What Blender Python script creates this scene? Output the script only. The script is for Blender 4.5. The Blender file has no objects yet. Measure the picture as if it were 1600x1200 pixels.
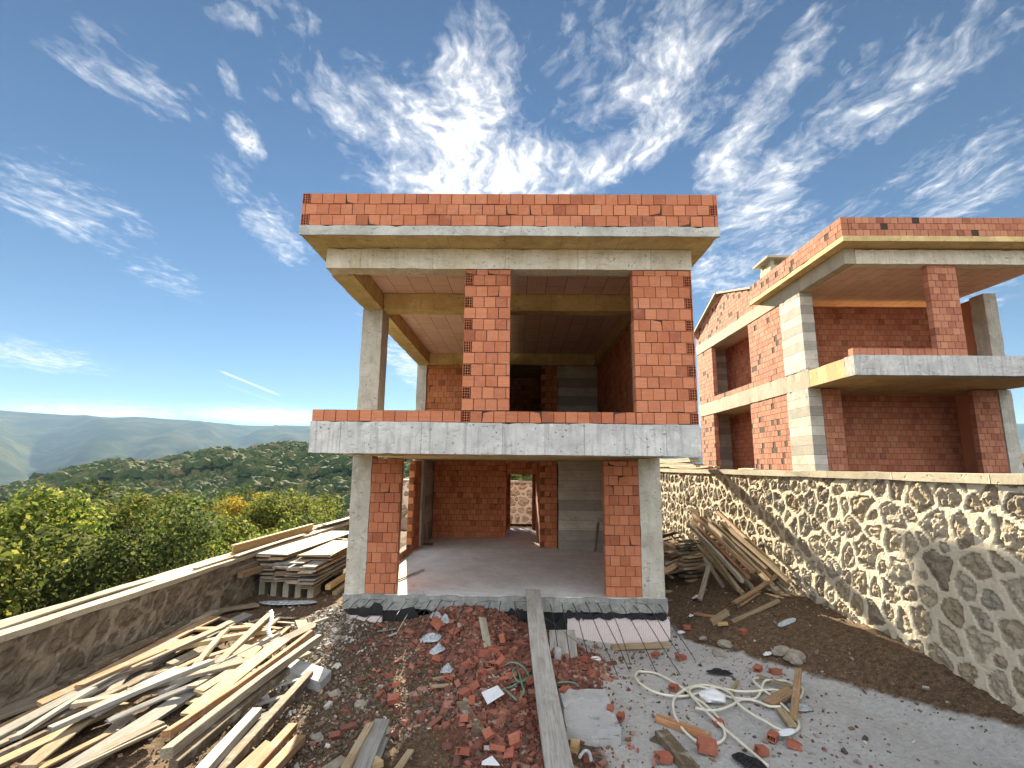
import bpy, bmesh, math, random
from mathutils import Vector, Matrix, noise as mnoise
R = math.radians
random.seed(7)
SC = bpy.context.scene
COL = SC.collection

# ------------------------------------------------------------------ helpers
def sst(a, b, t):
    t = (t - a) / (b - a)
    t = 0 if t < 0 else 1 if t > 1 else t
    return t * t * (3 - 2 * t)

def fbm(x, y, z=0.0, oct=4):
    return mnoise.fractal(Vector((x, y, z)), 1.0, 2.0, oct)

def tag(o, label=None, cat=None, group=None, kind=None):
    if label: o['label'] = label
    if cat: o['category'] = cat
    if group: o['group'] = group
    if kind: o['kind'] = kind
    return o

def empty(name, loc=(0, 0, 0), label=None, cat=None, group=None):
    o = bpy.data.objects.new(name, None)
    o.empty_display_size = .2
    COL.objects.link(o)
    o.location = loc
    return tag(o, label, cat, group)

def world_loc(o):
    v = Vector((0, 0, 0))
    while o is not None:
        v += o.location
        o = o.parent
    return v

class MB:
    """collects polygons, builds ONE mesh object; vertices are given in world metres"""
    def __init__(s):
        s.v = []; s.f = []; s.m = []; s.sm = []; s.chip = random.Random(11)
    def poly(s, pts, mi=0, smooth=False):
        n = len(s.v); s.v += [tuple(p) for p in pts]
        s.f.append(tuple(range(n, n + len(pts)))); s.m.append(mi); s.sm.append(smooth)
    def hexa(s, p, mi=0):
        """p: 8 points, bottom ring 0-3, top ring 4-7"""
        n = len(s.v); s.v += [tuple(q) for q in p]
        for f in ((3, 2, 1, 0), (4, 5, 6, 7), (0, 1, 5, 4), (1, 2, 6, 5), (2, 3, 7, 6), (3, 0, 4, 7)):
            s.f.append(tuple(n + i for i in f)); s.m.append(mi); s.sm.append(False)
    def box(s, x0, x1, y0, y1, z0, z1, mi=0):
        s.hexa([(x0, y0, z0), (x1, y0, z0), (x1, y1, z0), (x0, y1, z0),
                (x0, y0, z1), (x1, y0, z1), (x1, y1, z1), (x0, y1, z1)], mi)
    def obox(s, c, ax, ay, az, mi=0):
        """oriented box by centre and three half-axis vectors"""
        c = Vector(c)
        s.hexa([c - ax - ay - az, c + ax - ay - az, c + ax + ay - az, c - ax + ay - az,
                c - ax - ay + az, c + ax - ay + az, c + ax + ay + az, c - ax + ay + az], mi)
    def slab(s, x0, x1, y0, y1, z0, z1, step=.16, jit=.006, mi=0):
        """cast concrete: box with gridded faces and slightly wandering edges"""
        def g(a, b):
            n = max(1, min(60, int(round((b - a) / step)))); return [a + (b - a) * i / n for i in range(n + 1)]
        X, Y, Z = g(x0, x1), g(y0, y1), g(z0, z1)
        idx = {}
        def vert(x, y, z):
            k = (round(x, 4), round(y, 4), round(z, 4))
            if k not in idx:
                d = []
                for q in range(3):
                    d.append(mnoise.noise(Vector((x * 2.3 + q * 17, y * 2.3, z * 2.3))) * jit + mnoise.noise(Vector((x * 9 + q * 31, y * 9, z * 9))) * jit * .6)
                ex, ey, ez = (x in (X[0], X[-1])), (y in (Y[0], Y[-1])), (z in (Z[0], Z[-1]))
                if ex + ey + ez >= 2 and s.chip.random() < .08 and jit > .004:      # chipped arris
                    q = s.chip.uniform(.004, .015)
                    if ex: d[0] += q if x == X[0] else -q
                    if ey: d[1] += q if y == Y[0] else -q
                    if ez: d[2] += q if z == Z[0] else -q
                idx[k] = len(s.v); s.v.append((x + d[0], y + d[1], z + d[2]))
            return idx[k]
        def face(a, b, c, d):
            s.f.append((a, b, c, d)); s.m.append(mi); s.sm.append(False)
        for i in range(len(X) - 1):
            for j in range(len(Y) - 1):
                face(vert(X[i], Y[j], z0), vert(X[i], Y[j + 1], z0), vert(X[i + 1], Y[j + 1], z0), vert(X[i + 1], Y[j], z0))
                face(vert(X[i], Y[j], z1), vert(X[i + 1], Y[j], z1), vert(X[i + 1], Y[j + 1], z1), vert(X[i], Y[j + 1], z1))
            for j in range(len(Z) - 1):
                face(vert(X[i], y0, Z[j]), vert(X[i + 1], y0, Z[j]), vert(X[i + 1], y0, Z[j + 1]), vert(X[i], y0, Z[j + 1]))
                face(vert(X[i], y1, Z[j]), vert(X[i], y1, Z[j + 1]), vert(X[i + 1], y1, Z[j + 1]), vert(X[i + 1], y1, Z[j]))
        for i in range(len(Y) - 1):
            for j in range(len(Z) - 1):
                face(vert(x0, Y[i], Z[j]), vert(x0, Y[i], Z[j + 1]), vert(x0, Y[i + 1], Z[j + 1]), vert(x0, Y[i + 1], Z[j]))
                face(vert(x1, Y[i], Z[j]), vert(x1, Y[i + 1], Z[j]), vert(x1, Y[i + 1], Z[j + 1]), vert(x1, Y[i], Z[j + 1]))
    def tube(s, pts, r, seg=6, mi=0, cap=True):
        pts = [Vector(p) for p in pts]
        rr = r if isinstance(r, (list, tuple)) else [r] * len(pts)
        base = len(s.v); up = Vector((0, 0, 1)); prev = None
        for i, p in enumerate(pts):
            t = (pts[min(i + 1, len(pts) - 1)] - pts[max(i - 1, 0)])
            t = t.normalized() if t.length > 1e-9 else Vector((0, 0, 1))
            if prev is None:
                a = t.cross(up)
                if a.length < .05: a = t.cross(Vector((1, 0, 0)))
                a.normalize()
            else:
                a = prev - t * prev.dot(t)
                a = a.normalized() if a.length > 1e-6 else prev
            prev = a
            b = t.cross(a)
            for k in range(seg):
                q = 2 * math.pi * k / seg
                s.v.append(tuple(p + (a * math.cos(q) + b * math.sin(q)) * rr[i]))
        for i in range(len(pts) - 1):
            for k in range(seg):
                k2 = (k + 1) % seg
                s.f.append((base + i * seg + k, base + i * seg + k2, base + (i + 1) * seg + k2, base + (i + 1) * seg + k))
                s.m.append(mi); s.sm.append(True)
        if cap:
            s.f.append(tuple(base + k for k in range(seg))[::-1]); s.m.append(mi); s.sm.append(False)
            e = base + (len(pts) - 1) * seg
            s.f.append(tuple(e + k for k in range(seg))); s.m.append(mi); s.sm.append(False)
    def build(s, name, mats, parent=None, loc=None, origin=None):
        """parent: vertices are re-expressed relative to the parent's place. loc: place of a thing that is one mesh"""
        if not isinstance(mats, (list, tuple)): mats = [mats]
        me = bpy.data.meshes.new(name)
        off = world_loc(parent) if parent is not None else Vector(loc) if loc is not None else Vector((0, 0, 0))
        vv = s.v if off.length == 0 else [(a - off.x, b - off.y, c - off.z) for a, b, c in s.v]
        me.from_pydata(vv, [], s.f)
        for m in mats: me.materials.append(m)
        me.polygons.foreach_set('material_index', s.m)
        me.polygons.foreach_set('use_smooth', s.sm)
        me.update()
        o = bpy.data.objects.new(name, me)
        COL.objects.link(o)
        if parent is not None: o.parent = parent
        elif loc is not None: o.location = loc
        return o

# ------------------------------------------------------------------ node materials
class NT:
    def __init__(s, tree): s.t = tree; s.l = tree.links
    def n(s, kind, **kw):
        nd = s.t.nodes.new('ShaderNode' + kind)
        ins = kw.pop('i', {})
        for k, v in kw.items(): setattr(nd, k, v)
        for k, v in ins.items():
            sock = nd.inputs[k]
            if isinstance(v, bpy.types.NodeSocket): s.l.new(v, sock)
            else: sock.default_value = v
        return nd
    def math(s, op, a, b=0.0, c=0.0, clamp=False):
        return s.n('Math', operation=op, use_clamp=clamp, i={0: a, 1: b, 2: c}).outputs[0]
    def noise(s, vec, scale, detail=4, rough=.55, dist=0.0):
        return s.n('TexNoise', i={'Vector': vec, 'Scale': scale, 'Detail': detail, 'Roughness': rough, 'Distortion': dist}).outputs[0]
    def vor(s, vec, scale, feature='F1', rnd=1.0):
        return s.n('TexVoronoi', feature=feature, i={'Vector': vec, 'Scale': scale, 'Randomness': rnd})
    def mapv(s, vec, sc=(1, 1, 1), rot=(0, 0, 0), loc=(0, 0, 0)):
        return s.n('Mapping', i={'Vector': vec, 'Scale': sc, 'Rotation': rot, 'Location': loc}).outputs[0]
    def ramp(s, fac, stops):
        r = s.n('ValToRGB', i={0: fac})
        el = r.color_ramp.elements
        while len(el) < len(stops): el.new(0.5)
        for e, (p, c) in zip(el, stops):
            e.position = p; e.color = (c, c, c, 1) if isinstance(c, (int, float)) else (*c, 1)
        return r.outputs[0]
    def mix(s, fac, a, b, blend='MIX'):
        m = s.n('Mix', data_type='RGBA', blend_type=blend, clamp_factor=True)
        for sock, v in ((m.inputs[0], fac), (m.inputs[6], a), (m.inputs[7], b)):
            if isinstance(v, bpy.types.NodeSocket): s.l.new(v, sock)
            elif isinstance(v, (tuple, list)): sock.default_value = (*v[:3], 1)
            else: sock.default_value = v
        return m.outputs[2]
    def bump(s, h, strength=.4, dist=.01, normal=None):
        d = {'Height': h, 'Strength': strength, 'Distance': dist}
        if normal is not None: d['Normal'] = normal
        return s.n('Bump', i=d).outputs[0]

def material(name, build):
    m = bpy.data.materials.new(name); m.use_nodes = True
    m.node_tree.nodes.clear(); t = NT(m.node_tree)
    out = t.n('OutputMaterial'); b = t.n('BsdfPrincipled', i={'Roughness': .85, 'Specular IOR Level': .25})
    t.l.new(b.outputs[0], out.inputs[0])
    r = build(t) or {}
    for k, v in r.items():
        sock = b.inputs[k]
        if isinstance(v, bpy.types.NodeSocket): t.l.new(v, sock)
        elif isinstance(v, tuple): sock.default_value = (*v[:3], 1) if len(v) == 3 and k != 'Normal' else v
        else: sock.default_value = v
    return m

def objc(t): return t.n('TexCoord').outputs['Object']

def brick_mat(name, ca=(.46, .165, .08), cb=(.55, .215, .112), cc=(.50, .25, .14), streak=.35):
    def b(t):
        P = objc(t); rnd = t.n('NewGeometry').outputs['Random Per Island']
        c = t.ramp(rnd, [(0, (ca[0] * .62, ca[1] * .55, ca[2] * .6)), (.12, (ca[0] * .9, ca[1] * .85, ca[2] * .85)), (.35, ca), (.65, cb), (.85, (ca[0] * .92, ca[1] * .9, ca[2])), (.97, cb), (1, cc)])
        n1 = t.noise(t.mapv(P, (3, 3, 60)), 1.0, 3, .6)
        n2 = t.noise(P, 6.0, 4, .6)
        c = t.mix(t.math('MULTIPLY', t.ramp(n1, [(.35, 0), (.7, 1)]), streak), c, (.26, .08, .045))
        c = t.mix(t.math('MULTIPLY', t.ramp(n2, [(.5, 0), (.75, 1)]), .35), c, (.5, .26, .16))
        dust = t.ramp(t.noise(P, 22.0, 4, .75), [(.58, 0), (.72, 1)])
        c = t.mix(t.math('MULTIPLY', dust, .4), c, (.50, .38, .29))
        soot = t.ramp(t.noise(t.mapv(P, (1, 1, 1.6)), 3.2, 5, .75), [(.56, 0), (.74, 1)])
        c = t.mix(t.math('MULTIPLY', soot, .42), c, (.20, .075, .045))
        h = t.math('ADD', t.noise(t.mapv(P, (8, 8, 160)), 1.0, 2), t.math('MULTIPLY', t.noise(P, 60.0, 2), .6))
        return {'Base Color': c, 'Normal': t.bump(h, .35, .004), 'Roughness': .9}
    return material(name, b)

def concrete_mat(name, col=(.42, .41, .38), stain=(.33, .25, .12), amt=.4, dark=.35, pits=1.0, line_axis=None, spacing=1.2, drips=0.0, board=False):
    def b(t):
        P = objc(t)
        big = t.noise(P, 1.1, 5, .62); mid = t.noise(P, 5.0, 5, .65); fine = t.noise(P, 45.0, 4, .7)
        c = t.mix(t.ramp(big, [(.35, 0), (.7, 1)]), col, tuple(q * .72 for q in col))
        c = t.mix(t.math('MULTIPLY', t.ramp(t.noise(P, 2.2, 5, .7, .6), [(.42, 0), (.66, 1)]), amt), c, stain)
        c = t.mix(t.math('MULTIPLY', t.ramp(mid, [(.48, 0), (.72, 1)]), dark), c, tuple(q * .45 for q in col))
        c = t.mix(t.math('MULTIPLY', fine, .35), c, tuple(min(1, q * 1.35) for q in col))
        h = t.math('MULTIPLY', fine, .5)
        blot = t.ramp(t.noise(P, 3.4, 6, .78, .8), [(.55, 0), (.63, 1)])
        c = t.mix(t.math('MULTIPLY', blot, dark * .8), c, tuple(q * .5 for q in col))
        scr = t.math('MULTIPLY', t.ramp(t.noise(t.mapv(P, (7, 7, 34)), 1.0, 4, .7), [(.60, 0), (.66, 1)]), t.ramp(t.noise(P, 1.7, 3), [(.42, 0), (.6, 1)]))
        c = t.mix(t.math('MULTIPLY', scr, .6), c, tuple(q * .33 for q in col))
        h = t.math('ADD', h, t.math('MULTIPLY', scr, -.9))
        lime = t.ramp(t.noise(P, 6.5, 5, .75), [(.60, 0), (.70, 1)])
        c = t.mix(t.math('MULTIPLY', lime, .5), c, tuple(min(.85, q * 1.5) for q in col))
        if board:   # marks of horizontal shuttering boards
            s = t.n('SeparateXYZ', i={0: P}).outputs
            zb = t.math('MULTIPLY', s[2], 1 / spacing)
            fr = t.math('FRACT', zb)
            fl = t.math('FLOOR', zb)
            rb = t.n('TexWhiteNoise', noise_dimensions='1D', i={'W': fl}).outputs[0]
            c = t.mix(t.math('MULTIPLY', t.ramp(rb, [(.35, 0), (.9, 1)]), .7), c, tuple(q * .38 for q in col))
            ln = t.ramp(fr, [(0, 1), (.03, 0), (.97, 0), (1, 1)])
            c = t.mix(t.math('MULTIPLY', ln, .75), c, tuple(q * .25 for q in col))
            grain = t.noise(t.mapv(P, (1.2, 1.2, 40)), 1.0, 4)
            c = t.mix(t.math('MULTIPLY', t.ramp(grain, [(.5, 0), (.7, 1)]), .4), c, tuple(q * .4 for q in col))
            h = t.math('ADD', h, t.math('MULTIPLY', ln, -1.5))
        if line_axis is not None:
            s = t.n('SeparateXYZ', i={0: P}).outputs
            u = t.math('ADD', t.math('MULTIPLY', s[line_axis], 1 / spacing), t.math('MULTIPLY', mid, .01))
            fr = t.math('FRACT', u)
            ln = t.ramp(fr, [(0, 1), (.008, 0), (.992, 0), (1, 1)])
            rb = t.n('TexWhiteNoise', noise_dimensions='1D', i={'W': t.math('FLOOR', u)}).outputs[0]
            c = t.mix(t.math('MULTIPLY', rb, .22), c, tuple(q * .6 for q in col))
            c = t.mix(t.math('MULTIPLY', ln, .6), c, tuple(q * .35 for q in col))
            h = t.math('ADD', h, t.math('MULTIPLY', ln, 1.0))
        if drips:
            d = t.noise(t.mapv(P, (14, 14, .9)), 1.0, 4, .65)
            c = t.mix(t.math('MULTIPLY', t.ramp(d, [(.5, 0), (.68, 1)]), drips), c, tuple(q * .5 for q in col))
        if pits:
            vr = t.vor(t.n('VectorMath', operation='ADD', i={0: t.mapv(P, (1, 1, 1.5)), 1: t.n('VectorMath', operation='SCALE', i={0: t.n('TexNoise', i={'Vector': P, 'Scale': 9.0}).outputs[1], 'Scale': .25}).outputs[0]}).outputs[0], 11.0)
            sel = t.ramp(t.n('SeparateColor', i={0: vr.outputs['Color']}).outputs[0], [(.45, 0), (.5, 1)])
            dens = t.ramp(t.noise(P, 2.6, 3), [(.34, .25), (.55, 1)])
            p = t.math('MULTIPLY', t.math('MULTIPLY', t.ramp(vr.outputs['Distance'], [(.12, 1), (.25, 0)]), sel), dens)
            c = t.mix(t.math('MULTIPLY', p, .8 * pits), c, tuple(q * .28 for q in col))
            h = t.math('ADD', h, t.math('MULTIPLY', p, -1.6))
        h = t.math('ADD', h, t.math('MULTIPLY', mid, .7))
        return {'Base Color': c, 'Normal': t.bump(h, .6, .012), 'Roughness': .88}
    return material(name, b)

def wood_mat(name, ca, cb, cc):
    def b(t):
        P = objc(t); rnd = t.n('ObjectInfo').outputs['Random']; isl = t.n('NewGeometry').outputs['Random Per Island']
        sh = t.n('CombineXYZ', i={0: t.math('MULTIPLY', rnd, 37.0), 1: t.math('MULTIPLY', isl, 13.0), 2: t.math('MULTIPLY', rnd, 11.0)}).outputs[0]
        Q = t.n('VectorMath', operation='ADD', i={0: P, 1: sh}).outputs[0]
        g = t.noise(t.mapv(Q, (2.2, 55, 55)), 1.0, 4, .6, .4)
        w = t.noise(t.mapv(Q, (1.3, 9, 9)), 1.0, 4, .6)
        c = t.mix(t.ramp(w, [(.32, 0), (.68, 1)]), ca, cb)
        c = t.mix(t.math('MULTIPLY', t.ramp(g, [(.45, 0), (.7, 1)]), .7), c, cc)
        c = t.mix(t.math('MULTIPLY', t.ramp(t.noise(Q, 7.0, 4, .7), [(.52, 0), (.68, 1)]), .6), c, (.36, .345, .31))
        hv = t.n('HueSaturation', i={'Color': c, 'Value': t.math('ADD', .72, t.math('MULTIPLY', rnd, .5))}).outputs[0]
        return {'Base Color': hv, 'Normal': t.bump(t.math('ADD', g, t.math('MULTIPLY', t.noise(Q, 40.0, 3), .4)), .5, .004), 'Roughness': .85}
    return material(name, b)

def plain_mat(name, col, rough=.6, var=.25, scale=12.0, bump=.2, spec=.3):
    def b(t):
        P = objc(t)
        c = t.mix(t.math('MULTIPLY', t.ramp(t.noise(P, scale, 4, .65), [(.4, 0), (.7, 1)]), var * 2), col, tuple(q * .5 for q in col))
        return {'Base Color': c, 'Roughness': rough, 'Specular IOR Level': spec, 'Normal': t.bump(t.noise(P, scale * 4, 3), bump, .006)}
    return material(name, b)

def island_mat(name, stops, rough=.9, nscale=20.0):
    def b(t):
        rnd = t.n('NewGeometry').outputs['Random Per Island']; P = objc(t)
        c = t.ramp(rnd, stops)
        c = t.mix(t.math('MULTIPLY', t.noise(P, nscale, 3), .5), c, (.16, .12, .09))
        return {'Base Color': c, 'Roughness': rough, 'Normal': t.bump(t.noise(P, nscale * 4, 2), .3, .005)}
    return material(name, b)

M = {}
M['brick'] = brick_mat('fired_brick')
M['brick_in'] = brick_mat('fired_brick_orange', (.52, .19, .075), (.61, .245, .11), (.60, .28, .13))
M['brick_far'] = brick_mat('fired_brick_pale', (.38, .15, .085), (.48, .215, .125), (.42, .135, .075), .2)
M['mortar'] = plain_mat('brick_joint_mortar', (.07, .042, .032), .95, .4, 20)
M['conc_beam'] = concrete_mat('concrete_pale_beam', (.70, .66, .56), (.44, .34, .16), .6, .45, 1.1, 0, 1.25, .35)
M['conc_slab'] = concrete_mat('concrete_grey_edge', (.56, .56, .54), (.27, .27, .265), .7, .6, 1.2, 0, 1.32, .75)
M['conc_band'] = concrete_mat('concrete_smeared_with_bitumen', (.36, .37, .35), (.13, .14, .135), .8, .8, 1.0, None, 1, .8)
M['conc_edge'] = concrete_mat('concrete_roof_edge', (.46, .46, .43), (.27, .25, .20), .65, .6, .8)
M['conc_col'] = concrete_mat('concrete_column', (.54, .52, .45), (.27, .24, .18), .6, .6, 1.0, None, 1, .45)
M['conc_ochre'] = concrete_mat('concrete_resin_and_bounce', (.62, .48, .24), (.36, .22, .06), .7, .5, 1.0, 0, .95)  # resin stain, with warm light bounced off the ground also put into the colour
M['conc_board'] = concrete_mat('concrete_board_marked', (.60, .575, .50), (.32, .27, .19), .5, .5, .6, None, .30, 0, True)
M['conc_floor'] = concrete_mat('concrete_floor', (.68, .685, .70), (.50, .48, .46), .6, .35, .3)
M['conc_warm'] = concrete_mat('concrete_warm', (.40, .36, .28), (.30, .25, .16), .4, .25, .7, 1, 1.6, .2)
M['ply'] = None
M['wood_gry'] = wood_mat('wood_weathered_grey', (.22, .18, .13), (.33, .28, .21), (.10, .075, .05))
M['wood_brn'] = wood_mat('wood_brown', (.28, .17, .085), (.40, .26, .14), (.13, .07, .035))
M['wood_yel'] = wood_mat('wood_new_yellow', (.38, .26, .115), (.46, .33, .16), (.22, .13, .055))
M['wood_red'] = wood_mat('wood_reddish', (.30, .14, .065), (.42, .24, .12), (.12, .05, .025))
M['wood_drk'] = wood_mat('wood_dark', (.10, .075, .05), (.18, .135, .09), (.04, .03, .02))
M['wood_pal'] = wood_mat('wood_cement_grey', (.25, .245, .225), (.36, .35, .32), (.14, .12, .10))
M['wood_wht'] = wood_mat('wood_bleached', (.28, .25, .19), (.37, .335, .265), (.14, .11, .07))
M['wood_tan'] = wood_mat('wood_tan', (.31, .23, .13), (.40, .31, .19), (.16, .105, .055))
M['rebar'] = plain_mat('rebar_steel', (.055, .05, .05), .6, .3, 30, .3)
M['wire'] = plain_mat('wire_steel', (.10, .09, .085), .6, .3, 30, .3)
M['bitumen'] = plain_mat('black_bitumen_coat', (.014, .015, .018), .45, .2, 8, .5, .5)
M['hose'] = plain_mat('hose_plastic_cream', (.66, .63, .52), .45, .18, 6, .1, .4)
M['tile'] = plain_mat('white_ceramic_tile', (.74, .78, .82), .25, .05, 5, .05, .5)
M['paper'] = plain_mat('white_scrap', (.74, .74, .73), .7, .15, 9, .3)
M['plastic'] = plain_mat('thin_grey_plastic', (.46, .51, .55), .35, .3, 9, .3, .5)
M['foil'] = plain_mat('white_crumpled_sheet', (.72, .73, .74), .4, .15, 14, .4, .5)
M['cloth'] = plain_mat('black_cloth', (.02, .02, .022), .9, .3, 12, .5)
M['green'] = plain_mat('green_strap', (.16, .28, .20), .5, .3, 9, .2)
M['greyblock'] = concrete_mat('concrete_paving_block', (.40, .405, .40), (.36, .36, .36), .4, .25, .6)
M['stonebit'] = plain_mat('field_stone', (.30, .27, .22), .9, .4, 7, .6)
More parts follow.
